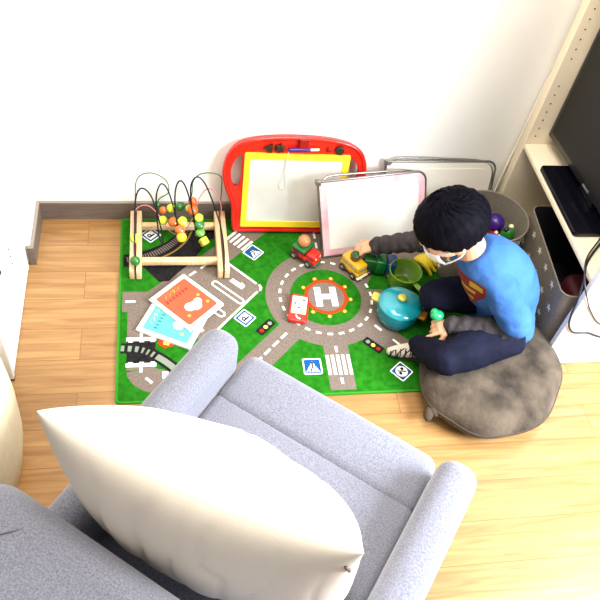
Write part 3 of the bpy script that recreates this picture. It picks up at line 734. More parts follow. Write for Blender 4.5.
def hole_prism(b, out, holes, z0, z1, mat, bev=0.006):
    bm = bmesh.new(); loops = []
    for pts in [out]+holes:
        vs = [bm.verts.new((p[0], p[1], 0)) for p in pts]
        loops.append([bm.edges.new((vs[i], vs[(i+1) % len(vs)])) for i in range(len(vs))])
    r = bmesh.ops.triangle_fill(bm, use_beauty=True, use_dissolve=False, edges=[e for l in loops for e in l])
    # keep faces not inside holes
    def inside(p, poly):
        c = False; j = len(poly)-1
        for i in range(len(poly)):
            if (poly[i][1] > p[1]) != (poly[j][1] > p[1]) and p[0] < (poly[j][0]-poly[i][0])*(p[1]-poly[i][1])/(poly[j][1]-poly[i][1])+poly[i][0]: c = not c
            j = i
        return c
    bad = [f for f in bm.faces if any(inside(f.calc_center_median(), h) for h in holes)]
    bmesh.ops.delete(bm, geom=bad, context='FACES')
    for f in bm.faces:
        if f.normal.z < 0: f.normal_flip()
    bm.verts.index_update()
    top = [(v.co.x, v.co.y, z1) for v in bm.verts]; bot = [(v.co.x, v.co.y, z0) for v in bm.verts]
    fs = [[v.index for v in f.verts] for f in bm.faces]; bm.free()
    b.add(top, fs, mat, False); b.add(bot, [f[::-1] for f in fs], mat, False)
    for k, pts in enumerate([out]+holes):
        n = len(pts); vs = [(p[0], p[1], z0) for p in pts]+[(p[0], p[1], z1) for p in pts]
        b.add(vs, [[i, (i+1) % n, n+(i+1) % n, n+i] for i in range(n)], mat, True)
ell = lambda cx, cy, rx, ry, sk=0, n=28: [(cx+rx*cos(2*pi*i/n)+sk*ry*sin(2*pi*i/n), cy+ry*sin(2*pi*i/n)) for i in range(n)]
hl = [p[:2] for p in bez([(-0.186, 0.318, 0), (-0.204, 0.305, 0), (-0.220, 0.275, 0), (-0.224, 0.24, 0), (-0.217, 0.200, 0), (-0.204, 0.182, 0), (-0.191, 0.187, 0), (-0.185, 0.22, 0), (-0.183, 0.29, 0)], 4)]
b = MB(); hole_prism(b, outl, [hl, [(-x, y) for x, y in hl]], -0.026, 0.0, 'red')
rim = [(p[0], p[1], -0.002) for p in outl]
b.tube(rim, 0.008, 'red', 10, closed=True)
b.tube([(p[0], p[1], -0.003) for p in hl], 0.003, 'red', 8, closed=True); b.tube([(-p[0], p[1], -0.003) for p in hl], 0.003, 'red', 8, closed=True)
dpart(b, 'frame')
YO = [(-0.166, 0.032), (0.180, 0.032), (0.180, 0.312), (-0.166, 0.312)]
b = MB(); hole_prism(b, rrect(-0.178, 0.184, 0.022, 0.326, 0.006), [rrect(-0.158, 0.162, 0.046, 0.302, 0.012)], -0.004, 0.005, 'yellow'); dpart(b, 'inner_frame')
b = MB(); b.prism(rrect(-0.160, 0.164, 0.044, 0.304, 0.010), -0.003, 0.0015, 'screen'); dpart(b, 'screen')
b = MB(); b.prism(circle(0.142, 0.346, 0.0155, 28), 0, 0.012, 'magnet', bev=0.003); dpart(b, 'round_magnet')
b = MB(); b.prism([(-0.088, 0.330), (-0.088, 0.364), (-0.118, 0.347)], 0, 0.012, 'magnet', bev=0.002); dpart(b, 'triangle_magnet')
b = MB(); b.prism(star_pts(-0.063, 0.348, 0.0185, 0.3, 0.62, 6), 0, 0.012, 'magnet', bev=0.002); dpart(b, 'star_magnet')
b = MB(); b.prism(rrect(0.000, 0.030, 0.352, 0.388, 0.003), -0.006, 0.016, 'reddeep', bev=0.003); dpart(b, 'eraser_slider')
b = MB(); b.prism(circle(0.105, 0.346, 0.008, 20), 0, 0.009, 'reddeep', bev=0.002); dpart(b, 'peg')
pn = MB(); pn.tube([(-0.030, 0.346, 0.012), (0.035, 0.349, 0.012)], 0.0068, 'purple', 12); pen = tag(pn.build('magic_pen'), 'purple pen with ivory tip lying along the top of the red drawing board', 'pen')
pen.matrix_world = DB
b = MB(); b.tube([(0.036, 0.349, 0.012), (0.066, 0.3505, 0.012)], 0.0045, 'ivory', 10); b.build('tip', pen)
b = MB(); b.tube(bez([(-0.030, 0.346, 0.014), (-0.034, 0.335, 0.012), (-0.036, 0.30, 0.007), (-0.040, 0.25, 0.006), (-0.052, 0.215, 0.006), (-0.052, 0.196, 0.006), (-0.041, 0.187, 0.006), (-0.030, 0.196, 0.006), (-0.030, 0.215, 0.006), (-0.036, 0.25, 0.006), (-0.034, 0.31, 0.008)], 8), 0.0011, 'string', 6); b.build('string', pen)

# ------------------------------------------------------------------ folded panels with tube frames
def tube_panel(name, label, BL, BR, TR, TL, sheet, border, rcorner, group=None, toff=0.012, handle=True, th=0.006):
    BL, BR, TR, TL = map(V, (BL, BR, TR, TL))
    o = BL; X = (BR-BL); W = X.length; X.normalize(); Yv = (TL-BL); Yv = (Yv-X*Yv.dot(X)); H = Yv.length; Yv.normalize(); Z = X.cross(Yv)
    if Z.y > 0: Z = -Z
    sk = (TL-BL).dot(X)/H
    T = frameT(o, X, Yv+X*sk, Z)
    T = Matrix(T)
    root = thing(name, label, 'folded panel', (0, 0, 0), 0, group)
    root.location = o
    T = Matrix.Translation(-o) @ T
    def rc(ins, r, r2=None):
        r2 = r if r2 is None else r2
        return arc(W-ins-r, H-ins-r, r, 0, pi/2, 8)+arc(ins+r2, H-ins-r2, r2, pi/2, pi, 5)+[(ins, ins), (W-ins, ins)]
    b = MB(); b.prism(rc(0.004, rcorner, 0.006), -th, 0.0, border, T=T); 
    b.prism(rc(0.028, rcorner*0.7, 0.006), 0.0, 0.0012, sheet, T=T); b.build('sheet', root)
    b = MB(); P = [(x, y, -0.002) for x, y in rc(0.0, rcorner+0.004, 0.008)]
    b.tube([T @ V(p) for p in P], 0.0042, 'metal', 8, closed=True); b.build('tube_frame', root)
    b = MB()
    P = [(0.012, H-0.012, -toff*0.5), (0.03, H+0.006, -toff), (0.06, H+0.012, -toff*1.3), (W*0.5, H+0.008, -toff*1.4), (W-0.06, H+0.0, -toff*1.4), (W-0.012, H-0.03, -toff), (W-0.008, H-0.12, -toff), (W-0.008, 0.02, -toff)]
    b.tube([T @ V(p) for p in bez(P, 8)], 0.0042, 'metal', 8); b.build('rear_tube', root)
    b = MB()
    b.box(-0.006, 0.010, H-0.012, H+0.006, -toff-0.004, 0.004, 'metal', 0.002, T=T); b.build('hinge', root)
    return root, T
tube_panel('folding_panel', 'white folded panel with pink-edged sheet and grey tube frame, standing before the red drawing board', (0.680, -0.205, MZ+0.003), (1.062, -0.140, MZ+0.003), (1.016, -0.070, 0.282), (0.634, -0.120, 0.276), 'sheet', 'pink', 0.03)
tube_panel('folding_panel', 'pale grey folded panel with grey tube frame against the wall behind the child', (0.905, -0.075, MZ+0.003), (1.305, -0.065, MZ+0.003), (1.290, -0.018, 0.283), (0.882, -0.022, 0.285), 'panelb', 'panelb', 0.03, toff=0.003)

# ------------------------------------------------------------------ picture books
def book(name, label, cx, cy, z, ang, cover, ink):
    w, h, t = 0.152, 0.178, 0.0062
    root = thing(name, label, 'book', (cx, cy, z), ang, 'picture books on the play mat')
    b = MB(); b.box(-w/2+0.003, w/2-0.002, -h/2+0.003, h/2-0.003, 0.001, t-0.001, 'paper'); b.build('pages', root)
    b = MB(); b.prism(rrect(-w/2, w/2, -h/2, h/2, 0.003, 3), t-0.001, t, 'bookwhite')
    b.prism(rrect(-w/2, w/2, -h/2, h/2, 0.003, 3), 0, 0.001, 'bookwhite'); b.box(-w/2-0.0005, -w/2+0.0015, -h/2, h/2, 0, t, 'bookwhite')
    b.poly(rrect(-w/2+0.014, w/2-0.012, -h/2+0.016, h/2-0.014, 0.008), t+0.0003, cover)
    vs, fs = text_mesh('ノンタン', 0.017)
    b.add([(v.x-0.008, v.y+0.058, t+0.0006) for v in vs], fs, 'inkyel', False)
    for i in range(7):
        x = -0.050+i*0.0135
        for q in range(3):
            yy = 0.033+0.0042*q; b.poly([(x, yy), (x+0.009, yy+0.001), (x+0.009, yy+0.0026), (x, yy+0.0016)], t+0.0006, ink)
        b.poly([(x+0.0035, 0.032), (x+0.0055, 0.032), (x+0.0055, 0.045), (x+0.0035, 0.045)], t+0.0006, ink)
    # plain cloud and blossom patches where the drawing sits
    for px, py, r in ((-0.008, -0.022, 0.017), (0.010, -0.030, 0.019), (0.026, -0.022, 0.013)): b.poly(circle(px, py, r, 20), t+0.0006, 'bookwhite')
    for px, py, r in ((0.045, -0.005, 0.007), (-0.035, -0.045, 0.007), (0.047, -0.045, 0.007)): b.poly(star_pts(px, py, r, 0.3, 0.55), t+0.0007, 'inkyel')
    b.build('cover', root); return root
book('picture_book', 'cyan picture book with white border lying underneath the coral red book', 0.168, -0.468, MZ, radians(63.8), 'bookcyan', 'inkn')
book('picture_book', 'coral red picture book with white border lying on top of the cyan book', 0.211, -0.3975, MZ+0.0072, radians(43.8), 'bookred', 'inky')

# ------------------------------------------------------------------ toy phone
ph = thing('toy_phone', 'red toy phone with white screen lying beside the printed letter H', 'toy phone', (0.565, -0.432, MZ), radians(-13))
b = MB(); b.prism(rrect(-0.031, 0.031, -0.056, 0.056, 0.012), 0, 0.016, 'red', bev=0.004, smooth=True); b.build('case', ph)
b = MB(); b.prism(rrect(-0.024, 0.024, -0.026, 0.046, 0.003), 0.0155, 0.0168, 'phonescreen')
for i in range(3):
    for j in range(3):
        b.poly(rrect(-0.018+0.0135*i, -0.018+0.0135*i+0.008, 0.028-0.0165*j, 0.028-0.0165*j+0.0075, 0.002, 3), 0.0170, ('matlgrey', 'tblue', 'hub')[(i*2+j) % 3])
b.build('screen', ph)
b = MB(); b.tube([(-0.006, -0.034, 0.0165), (-0.004, -0.040, 0.0166), (0.001, -0.044, 0.0166), (0.007, -0.045, 0.0165)], 0.0026, 'bookwhite', 8); b.build('handset_mark', ph)

# ------------------------------------------------------------------ toy vehicles
def wheel(root, x, y, r, w, hubm='hub'):
    b = MB(); T = rotT((x, y, r), 0, pi/2)
    b.lathe([(0, -w/2), (r*0.85, -w/2), (r, -w/2+0.002), (r, w/2-0.002), (r*0.85, w/2), (0, w/2)], 'tyre', 24, T=T)
    b.lathe([(r*0.5, -w/2-0.0008), (r*0.5, w/2+0.0008)], hubm, 20, T=T); b.build('wheel', root)
# red truck with a ball-headed driver; local +x = forward
rt = thing('toy_truck', 'red toy truck with green-clad wooden ball driver in front of the drawing board', 'toy truck', (0.616, -0.205, MZ), radians(-45))
b = MB(); b.box(-0.045, 0.052, -0.022, 0.022, 0.010, 0.030, 'red', 0.004); b.box(0.012, 0.050, -0.021, 0.021, 0.028, 0.050, 'red', 0.006, 3); b.build('body', rt)
b = MB(); b.box(-0.044, 0.008, -0.023, 0.023, 0.030, 0.046, 'reddeep', 0.003); b.build('seat_box', rt)
b = MB(); b.box(-0.042, 0.012, -0.031, 0.031, 0.046, 0.060, 'tgreen', 0.005, 3); b.build('driver_shoulders', rt)
b = MB(); b.sphere((-0.014, 0, 0.075), 0.0215, 'ballwood', 24, 16); b.build('driver_head', rt)
b = MB(); b.box(0.050, 0.056, -0.022, 0.022, 0.010, 0.018, 'tgreen', 0.002); b.build('bumper', rt)
for y in (-0.012, 0.012):
    b = MB(); b.lathe([(0.0, 0), (0.004, 0), (0.004, 0.002), (0, 0.0025)], 'ivory', 14, T=rotT((0.0495, y, 0.040), 0, 0, pi/2)); b.build('headlight', rt)
for x in (-0.030, 0.030):
    for y in (-0.026, 0.026): wheel(rt, x, y, 0.0145, 0.010)
# yellow bus
bs = thing('toy_bus', 'yellow toy bus with brown ball driver under the child\'s right hand', 'toy bus', (0.775, -0.266, MZ), radians(-58)); bs.scale = (0.92, 0.92, 0.92)
b = MB(); b.box(-0.050, 0.045, -0.026, 0.026, 0.012, 0.034, 'busyel', 0.004); b.box(-0.050, 0.042, -0.024, 0.024, 0.030, 0.062, 'busyel', 0.006, 3); b.build('body', bs)
for y in (-0.0245, 0.0245):
    for x in (-0.038, -0.014, 0.010):
        b = MB(); b.box(x, x+0.018, y-0.0008, y+0.0008, 0.040, 0.054, 'buswin'); b.build('window', bs)
b = MB(); b.box(0.0415, 0.0430, -0.018, 0.018, 0.040, 0.054, 'buswin'); b.build('windscreen', bs)
b = MB(); b.box(0.040, 0.052, -0.027, 0.027, 0.010, 0.017, 'ivory', 0.003); b.build('bumper', bs)
for x in (-0.030, 0.026):
    for y in (-0.028, 0.028): wheel(bs, x, y, 0.0145, 0.010)
b = MB(); b.sphere((-0.006, 0, 0.073), 0.0185, 'ballred', 22, 14); b.build('driver_head', bs)
b = MB(); b.lathe([(0.0, 0.080), (0.019, 0.080), (0.019, 0.083), (0.013, 0.085), (0.011, 0.094), (0, 0.095)], 'tgreen2', 20, T=Matrix.Translation((-0.006, 0, 0))); b.build('driver_cap', bs)
# green lorry behind the saucepan
gt = thing('toy_lorry', 'green toy refuse lorry with blue cab, left of the lime saucepan', 'toy lorry', (0.862, -0.262, MZ), radians(-12))
b = MB(); b.box(-0.055, 0.022, -0.028, 0.028, 0.014, 0.066, 'tgreen2', 0.004); b.box(-0.012, 0.020, -0.031, 0.031, 0.012, 0.070, 'tgreen', 0.004); b.build('container', gt)
b = MB(); b.box(0.022, 0.055, -0.027, 0.027, 0.010, 0.062, 'tblue', 0.005); b.build('cab', gt)
for x in (-0.034, 0.036):
    for y in (-0.029, 0.029): wheel(gt, x, y, 0.0125, 0.008)

# ------------------------------------------------------------------ toy kitchenware
sp = thing('toy_saucepan', 'lime green toy saucepan with straight handle between lorry and teal pot', 'toy saucepan', (0.936, -0.322, MZ))
b = MB(); b.lathe([(0.0, 0.0), (0.047, 0.0), (0.0505, 0.004), (0.0545, 0.062), (0.0560, 0.064), (0.0535, 0.0645), (0.0520, 0.060), (0.0485, 0.005), (0.0, 0.004)], 'lime', 44); b.lathe([(0.0, 0.0045), (0.026, 0.0050), (0.026, 0.0062), (0, 0.0068)], 'limein', 30); b.build('bowl', sp)
b = MB(); d = V((0.030, -0.062, 0)).normalized(); n = V((-d.y, d.x, 0)); 
b.box(0.0, 0.052, -0.0085, 0.0085, 0.046, 0.056, 'lime', 0.003, T=rotT((d.x*0.050, d.y*0.050, 0), math.atan2(d.y, d.x))); b.build('handle', sp)
pt = thing('toy_pot', 'teal toy cooking pot with turquoise lid and yellow knob beside the child', 'toy pot', (0.882, -0.468, MZ))
b = MB(); b.lathe([(0.0, 0.0), (0.056, 0.0), (0.063, 0.006), (0.068, 0.03), (0.069, 0.066), (0.067, 0.068), (0, 0.068)], 'teal', 52); b.build('body', pt)
b = MB(); b.lathe([(0.0, 0.0665), (0.070, 0.0665), (0.0715, 0.070), (0.070, 0.074), (0.055, 0.083), (0.030, 0.090), (0.0, 0.092)], 'tealid', 52); ld = b.build('lid', pt)
b = MB(); b.lathe([(0.006, 0.090), (0.006, 0.095), (0.014, 0.097), (0.0155, 0.101), (0.012, 0.106), (0.0, 0.107)], 'paleyel', 24); b.build('knob', ld)
a0 = math.atan2(-0.085, 0.145)
for s_, m in ((1, 'amber'), (-1, 'paleyel')):
    b = MB(); T = rotT((0, 0, 0.050), a0+(0 if s_ > 0 else pi))
    b.prism(rrect(0.062, 0.094, -0.017, 0.017, 0.008), 0.0, 0.012, m, T=T, bev=0.003, smooth=True)
    b.build('handle', pt)['label'] = 'amber handle' if s_ > 0 else 'pale yellow handle'
# bananas
bb = thing('toy_bananas', 'bunch of yellow toy bananas lying behind the lime saucepan', 'toy bananas', (1.03, -0.245, MZ))
for i in range(4):
    a = radians(-58+i*19); b = MB(); d = V((cos(a), sin(a), 0)); o = V((-0.030, 0.012, 0.020))
    p = [o, o+d*0.024+V((0, 0, 0.012)), o+d*0.052+V((0, 0, 0.010)), o+d*0.078+V((0, 0, -0.004))]
    b.tube(bez(p, 6), [0.006+0.006*sin(pi*min(1, k/18+0.12)) for k in range(19)], 'banana', 10); b.build('banana', bb)
b = MB(); b.sphere((-0.030, 0.012, 0.020), 0.009, 'amber', 12, 8); b.build('stem', bb)

# ------------------------------------------------------------------ plush floor cushion
cu = thing('floor_cushion', 'round brown-grey plush floor cushion that the child sits on', 'floor cushion', (1.120, -0.735, 0.0), radians(31))
b = MB(); n = 72; rings = []
prof = [(0.0, 0.004), (0.14, 0.003), (0.205, 0.012), (0.236, 0.040), (0.247, 0.072), (0.246, 0.086), (0.232, 0.112), (0.205, 0.131), (0.16, 0.143), (0.11, 0.143), (0.06, 0.137), (0.02, 0.133), (0.0, 0.132)]
for r, z in prof:
    z *= 0.80; ring = []
    for j in range(n):
        t = 2*pi*j/n; k = 1+0.03*sin(3*t+1)+0.018*sin(7*t); w = noise.noise(V((cos(t)*r*9, sin(t)*r*9, z*5)))
        lift = 0.0
        ring.append(V((r*k*cos(t)*1.0, r*k*sin(t)*0.78, max(0.002, z+0.010*w*(z > 0.1)))))
    rings.append(ring)
b.loft(rings, 'plush'); b.build('cover', cu, None)
b = MB(); b.tube([(0.2465*1.0*(1+0.03*sin(3*t+1)+0.018*sin(7*t))*cos(t), 0.2465*0.78*(1+0.03*sin(3*t+1)+0.018*sin(7*t))*sin(t), 0.062) for t in [2*pi*i/72 for i in range(72)]], 0.0045, 'plushside', 8, closed=True); b.build('piping', cu)
b = MB(); b.sphere((-0.258, 0.018, 0.050), (0.028, 0.015, 0.012), 'plushside', 18, 12, ax=Matrix.Rotation(0.6, 3, 'Z')); b.sphere((-0.238, 0.014, 0.052), (0.02, 0.022, 0.015), 'plushside', 16, 10); b.build('corner_tuft', cu)

# ------------------------------------------------------------------ cables
b = MB(); b.tube(bez([(1.365, -0.0085, 0.70), (1.338, -0.0095, 0.63), (1.331, -0.0105, 0.50), (1.328, -0.011, 0.36), (1.322, -0.0125, 0.25), (1.316, -0.016, 0.13), (1.312, -0.018, 0.03), (1.309, -0.03, 0.006)], 10), 0.0048, 'cablewhite', 10)
tag(b.build('white_cable'), 'white cable running down the wall corner beside the cabinet', 'cable')
b = MB(); b.tube(bez([(1.47, -0.42, 0.4045), (1.42, -0.50, 0.4045), (1.365, -0.555, 0.4045), (1.326, -0.600, 0.404), (1.312, -0.640, 0.385), (1.306, -0.668, 0.33), (1.312, -0.672, 0.275), (1.330, -0.671, 0.215), (1.362, -0.671, 0.176), (1.41, -0.671, 0.172), (1.46, -0.671, 0.150), (1.54, -0.671, 0.12), (1.60, -0.671, 0.006), (1.72, -0.70, 0.005)], 10), 0.0036, 'cableblack', 8)
tag(b.build('black_cable'), 'thick black cable looping over the front panel of the cabinet', 'cable')
b = MB(); b.tube(bez([(1.47, -0.43, 0.412), (1.40, -0.51, 0.414), (1.345, -0.565, 0.414), (1.318, -0.605, 0.410), (1.312, -0.645, 0.385), (1.322, -0.6685, 0.355), (1.37, -0.6685, 0.28), (1.43, -0.6685, 0.215), (1.50, -0.6685, 0.19), (1.60, -0.6685, 0.17), (1.66, -0.6685, 0.006), (1.76, -0.69, 0.005)], 10), 0.0024, 'cableblack', 8)
tag(b.build('black_cable'), 'thin black cable hanging diagonally across the cabinet panel, right of the thick one', 'cable')

# ------------------------------------------------------------------ the child
HC = V((0.912, -0.530, 0.494))
Fd = V((-0.81, 0.05, -0.58)).normalized(); Ud0 = V((0, 0, 1)); Ud = (Ud0-Fd*Ud0.dot(Fd)).normalized(); Sd = Ud.cross(Fd).normalized()
HT = frameT(HC, Fd, Sd, Ud)   # head space: x forward, y to the child's left, z up
PEL = V((1.180, -0.555, 0.155)); NECK = V((1.004, -0.532, 0.396))
SHL = V((1.072, -0.632, 0.352)); SHR = V((1.000, -0.425, 0.352))
ELL = V((1.162, -0.684, 0.220)); WRL = V((0.985, -0.618, 0.158))
ELR = V((0.945, -0.322, 0.215)); WRR = V((0.838, -0.246, 0.112))
HIL = V((1.160, -0.655, 0.140)); HIR = V((1.150, -0.505, 0.165))
KNL = V((0.945, -0.735, 0.150)); KNR = V((0.962, -0.512, 0.172))
ANL = V((0.915, -0.625, 0.063)); ANR = V((1.010, -0.455, 0.062))
def ellring(c, ax, ay, ra, rb, n=28): return [c+ax*(ra*cos(2*pi*j/n))+ay*(rb*sin(2*pi*j/n)) for j in range(n)]
def lerp(a, b, t): return a*(1-t)+b*t
def limb(a, b_, ra, rb, n=8, mid=None, bow=None):
    pts = []; rr = []
    for i in range(n+1):
        t = i/n; p = lerp(a, b_, t)
        if bow is not None: p = p+bow*(4*t*(1-t))
        pts.append(p); r = ra+(rb-ra)*t
        if mid: r += mid*(4*t*(1-t))
        rr.append(r)
    return pts, rr
# --- skin: one continuous surface
b = MB()
b.sphere((0, 0, 0.008), (0.088, 0.074, 0.086), 'skin', 32, 22, T=HT)                      # skull
b.sphere((0.026, 0, -0.038), (0.060, 0.054, 0.058), 'skin', 28, 18, T=HT)                 # lower face
b.sphere((0.056, 0.026, -0.030), 0.026, 'skin', 18, 12, T=HT); b.sphere((0.056, -0.026, -0.030), 0.026, 'skin', 18, 12, T=HT)   # cheeks
b.sphere((0.089, 0, -0.022), (0.012, 0.010, 0.012), 'skin', 16, 12, T=HT); b.sphere((0.084, 0, -0.008), (0.008, 0.007, 0.016), 'skin', 14, 10, T=HT)  # nose
b.sphere((0.079, 0, -0.050), (0.009, 0.018, 0.006), 'skin', 16, 10, T=HT)                 # lips
b.sphere((0.070, 0, -0.078), (0.018, 0.020, 0.014), 'skin', 16, 12, T=HT)                 # chin
for s_ in (-1, 1):
    b.sphere((0.000, 0.076*s_, -0.018), (0.017, 0.010, 0.025), 'skin', 16, 12, T=HT); b.sphere((-0.006, 0.083*s_, -0.008), (0.014, 0.006, 0.018), 'skin', 14, 10, T=HT)
nb = HT @ V((-0.028, 0, -0.045))
b.tube([nb, lerp(nb, NECK, 0.5), NECK, lerp(NECK, PEL, 0.12)], [0.040, 0.039, 0.043, 0.055], 'skin', 20)
b.tube([lerp(NECK, PEL, t) for t in (0.1, .3, .5, .7, .9)], [0.042, 0.046, 0.046, 0.046, 0.05], 'skin', 20)
def arm_skin(sh, el, wr):
    p, r = limb(lerp(NECK, sh, 0.5)+V((0.02, 0, -0.025)), sh, 0.028, 0.028, 3); b.tube(p, r, 'skin', 14)
    p, r = limb(sh, el, 0.030, 0.024, 6); b.tube(p, r, 'skin', 14)
    p, r = limb(el, wr, 0.025, 0.0175, 6); b.tube(p, r, 'skin', 14)
arm_skin(SHL, ELL, WRL); arm_skin(SHR, ELR, WRR)
for h, k, a in ((HIL, KNL, ANL), (HIR, KNR, ANR)):
    b.tube([h, lerp(h, k, .5), k], [0.045, 0.040, 0.034], 'skin', 14); b.tube([k, lerp(k, a, .4), a], [0.033, 0.030, 0.021], 'skin', 14)
def foot_skin(a, d):
    d = V(d).normalized(); b.tube([a+d*-0.018+V((0, 0, -0.022)), a+d*0.02+V((0, 0, -0.022)), a+d*0.060+V((0, 0, -0.032)), a+d*0.085+V((0, 0, -0.036))], [0.018, 0.021, 0.017, 0.012], 'skin', 14)
foot_skin(ANL, (-1, 0.12, 0)); foot_skin(ANR, (-0.9, 0.35, 0))
def hand(wr, fd, up, side, curls, spread, thumbdir, L=0.100):
    """fd: direction of the fingers, up: back of the hand, side: towards the thumb"""
    fd = V(fd).normalized(); up = V(up); up = (up-fd*up.dot(fd)).normalized(); sd = fd.cross(up)*side
    pl = L*0.46
    rings = []
    for t, w, h in ((0, .0165, .0135), (.25, .0195, .0135), (.6, .0245, .0125), (.9, .0255, .0105), (1.05, .023, .007)):
        rings.append(ellring(wr+fd*(pl*t), sd, up, w, h, 16))
    b.loft(rings, 'skin')
    for i in range(4):
        o = wr+fd*(pl*0.92)+sd*(0.0185-0.0125*i); ln = L*(0.46, 0.52, 0.48, 0.38)[i]
        a = (0.14-0.09*i)*spread; d = (fd*cos(a)+sd*sin(a)).normalized(); c = curls[i]; pts = [o]; ang = 0.15
        for q, f in enumerate((0.45, 0.32, 0.25)):
            ang += c*(0.5, 0.75, 0.6)[q]; pts.append(pts[-1]+(d*cos(ang)-up*sin(ang))*(ln*f))
        b.tube(bez(pts, 3), [0.0068-0.0020*k/9 for k in range(10)], 'skin', 10)
    o = wr+fd*(pl*0.28)+sd*0.015; td = (fd*thumbdir[0]+sd*thumbdir[1]-up*thumbdir[2]).normalized()
    t2 = (td*0.6+fd*0.55-up*0.25).normalized()
    b.tube(bez([o-sd*0.006, o+td*0.018, o+td*0.032, o+td*0.032+t2*0.018], 3), [0.0098-0.0030*k/9 for k in range(10)], 'skin', 10)
hand(WRL, (-0.93, 0.10, -0.34), (-0.15, -0.35, 0.92), -1, (0.10, 0.75, 0.95, 1.0), 0.8, (0.6, 0.7, 0.2), 0.084)
hand(WRR, (-0.90, 0.06, -0.26), (-0.25, 0.0, 0.96), 1, (0.75, 0.7, 0.75, 0.85), 1.2, (0.5, 0.75, 0.45), 0.104)
child = b.build('person', None, None, remesh=0.0028, smooth_it=2); bake(child)
if not child.data.materials: child.data.materials.append(M['skin'])
tag(child, 'young child in blue T-shirt and navy trousers sitting hunched over the toys', 'person')
def cloth(b, name, vox=0.005, sm=4):
    o = b.build(name, child, None, remesh=vox, smooth_it=sm); bake(o)
    return o
# eyes
for s_ in (-1, 1):
    b = MB(); b.sphere((0.0795, 0.029*s_, 0.002), (0.007, 0.011, 0.005), 'eye', 14, 10, T=HT); b.build('eye', child)
# hair: bowl cut shell
def hair_mesh():
    n = 72; m = 26; b = MB(); C0 = V((-0.006, 0, 0.010)); vs = []; fs = []
    def lim(a):   # lowest elevation (deg) around the head, a = angle from the face
        a = abs(a)
        if a < 55: return 8-8*(a/55)
        if a < 100: return 0-22*((a-55)/45)
        return -22-18*((a-100)/80)
    def P(a, e, k):
        x = cos(e)*cos(a); y = cos(e)*sin(a); z = sin(e)
        r = V((0.107*x, 0.096*y, 0.096*z))*k
        if e < 0: r.x *= 1-0.10*(-e); r.y *= 1-0.10*(-e)
        s = 0.0016*sin(a*46+3*sin(e*3))*cos(e)+0.003*noise.noise(V((x*4, y*4, z*4)))
        r += r.normalized()*s
        return C0+r
    for shell, k in ((0, 1.0), (1, 0.86)):
        for i in range(m+1):
            for j in range(n):
                a = 2*pi*j/n-pi; l = radians(lim(math.degrees(a)))+0.05*noise.noise(V((a*7, 0.3, 0)))
                t = i/m; e = pi/2-(pi/2-l)*t; vs.append(P(a, e, k-0.03*(t**6)*(shell == 0)))
    S = (m+1)*n
    for i in range(m):
        for j in range(n):
            q = [i*n+j, (i+1)*n+j, (i+1)*n+(j+1) % n, i*n+(j+1) % n]
            fs.append(q); fs.append([S+k for k in q[::-1]])
    for j in range(n): fs.append([m*n+j, S+m*n+j, S+m*n+(j+1) % n, m*n+(j+1) % n])
    b.add(vs, fs, 'hair', True, HT)
    # short tufts around the crown whorl
    for q in range(70):
        a = random.uniform(0, 2*pi); rr = random.uniform(0.004, 0.055)
        base = V((-0.030+rr*cos(a), 0.004+rr*sin(a), 0))
        z = 0.096*sqrt(max(0.05, 1-((base.x+0.006)/0.107)**2-(base.y/0.096)**2))+0.010
        d = V((cos(a+0.9), sin(a+0.9), 0))
        p0 = V((base.x, base.y, z-0.002)); p1 = p0+d*0.016
        z1 = 0.096*sqrt(max(0.05, 1-((p1.x+0.006)/0.107)**2-(p1.y/0.096)**2))+0.0125; p1.z = z1
        p2 = p1+d*0.014; p2.z = 0.096*sqrt(max(0.05, 1-((p2.x+0.006)/0.107)**2-(p2.y/0.096)**2))+0.0105
        b.tube([p0, p1, p2], [0.0028, 0.0024, 0.0008], 'hair', 5, T=HT)
    return b.build('hair', child)
hair_mesh()
# face mask with ear loops
b = MB(); rings = []
for z, kx in ((-0.034, 0.93), (-0.050, 0.97), (-0.066, 0.95), (-0.086, 0.86)):
    rings.append([V((0.022+0.080*kx*cos(a), 0.066*kx*sin(a), z-0.004*cos(a))) for a in [radians(-58+116*i/20) for i in range(21)]])
b.loft(rings, 'mask', cap=False, closed_ring=False, T=HT)
mk = b.build('face_mask', child); md = mk.modifiers.new('s', 'SOLIDIFY'); md.thickness = 0.003; md.offset = 1
for s_ in (-1, 1):
    y = 0.062*sin(radians(58))*s_
    for z0, z1 in ((-0.036, -0.004), (-0.080, -0.036)):
        b = MB(); b.tube([HT @ V(p) for p in bez([(0.060, y*1.02, z0), (0.034, 0.070*s_, z0*0.6+z1*0.4), (0.004, 0.088*s_, z1), (-0.010, 0.085*s_, (z1-0.018)/2)], 5)], 0.0022, 'mask', 6); b.build('ear_loop', mk)
# T-shirt
spine = [PEL+V((0.0, 0, -0.062)), PEL+V((-0.002, 0, 0.0)), V((1.160, -0.558, 0.230)), V((1.124, -0.553, 0.285)), V((1.080, -0.545, 0.334)), V((1.038, -0.540, 0.376)), NECK+V((0.006, 0, 0.012))]
side = (SHL-SHR).normalized()
dims = [(0.105, 0.094), (0.098, 0.092), (0.094, 0.096), (0.097, 0.102), (0.102, 0.098), (0.086, 0.078), (0.050, 0.050)]
sp_ = bez(spine, 5)
b = MB(); rings = []
for i, p in enumerate(sp_):
    k = i/5; i0 = min(int(k), len(dims)-2); t = k-i0
    ra = dims[i0][0]*(1-t)+dims[i0+1][0]*t; rb = dims[i0][1]*(1-t)+dims[i0+1][1]*t
    d = (sp_[min(i+1, len(sp_)-1)]-sp_[max(i-1, 0)]).normalized(); sd = lerp(V((0.05, -1, 0)).normalized(), side, min(1, k/4)); sd = (sd-d*sd.dot(d)).normalized(); fr = d.cross(sd)
    rings.append(ellring(p, sd, fr, ra, rb, 32))
b.loft(rings, 'tshirt')
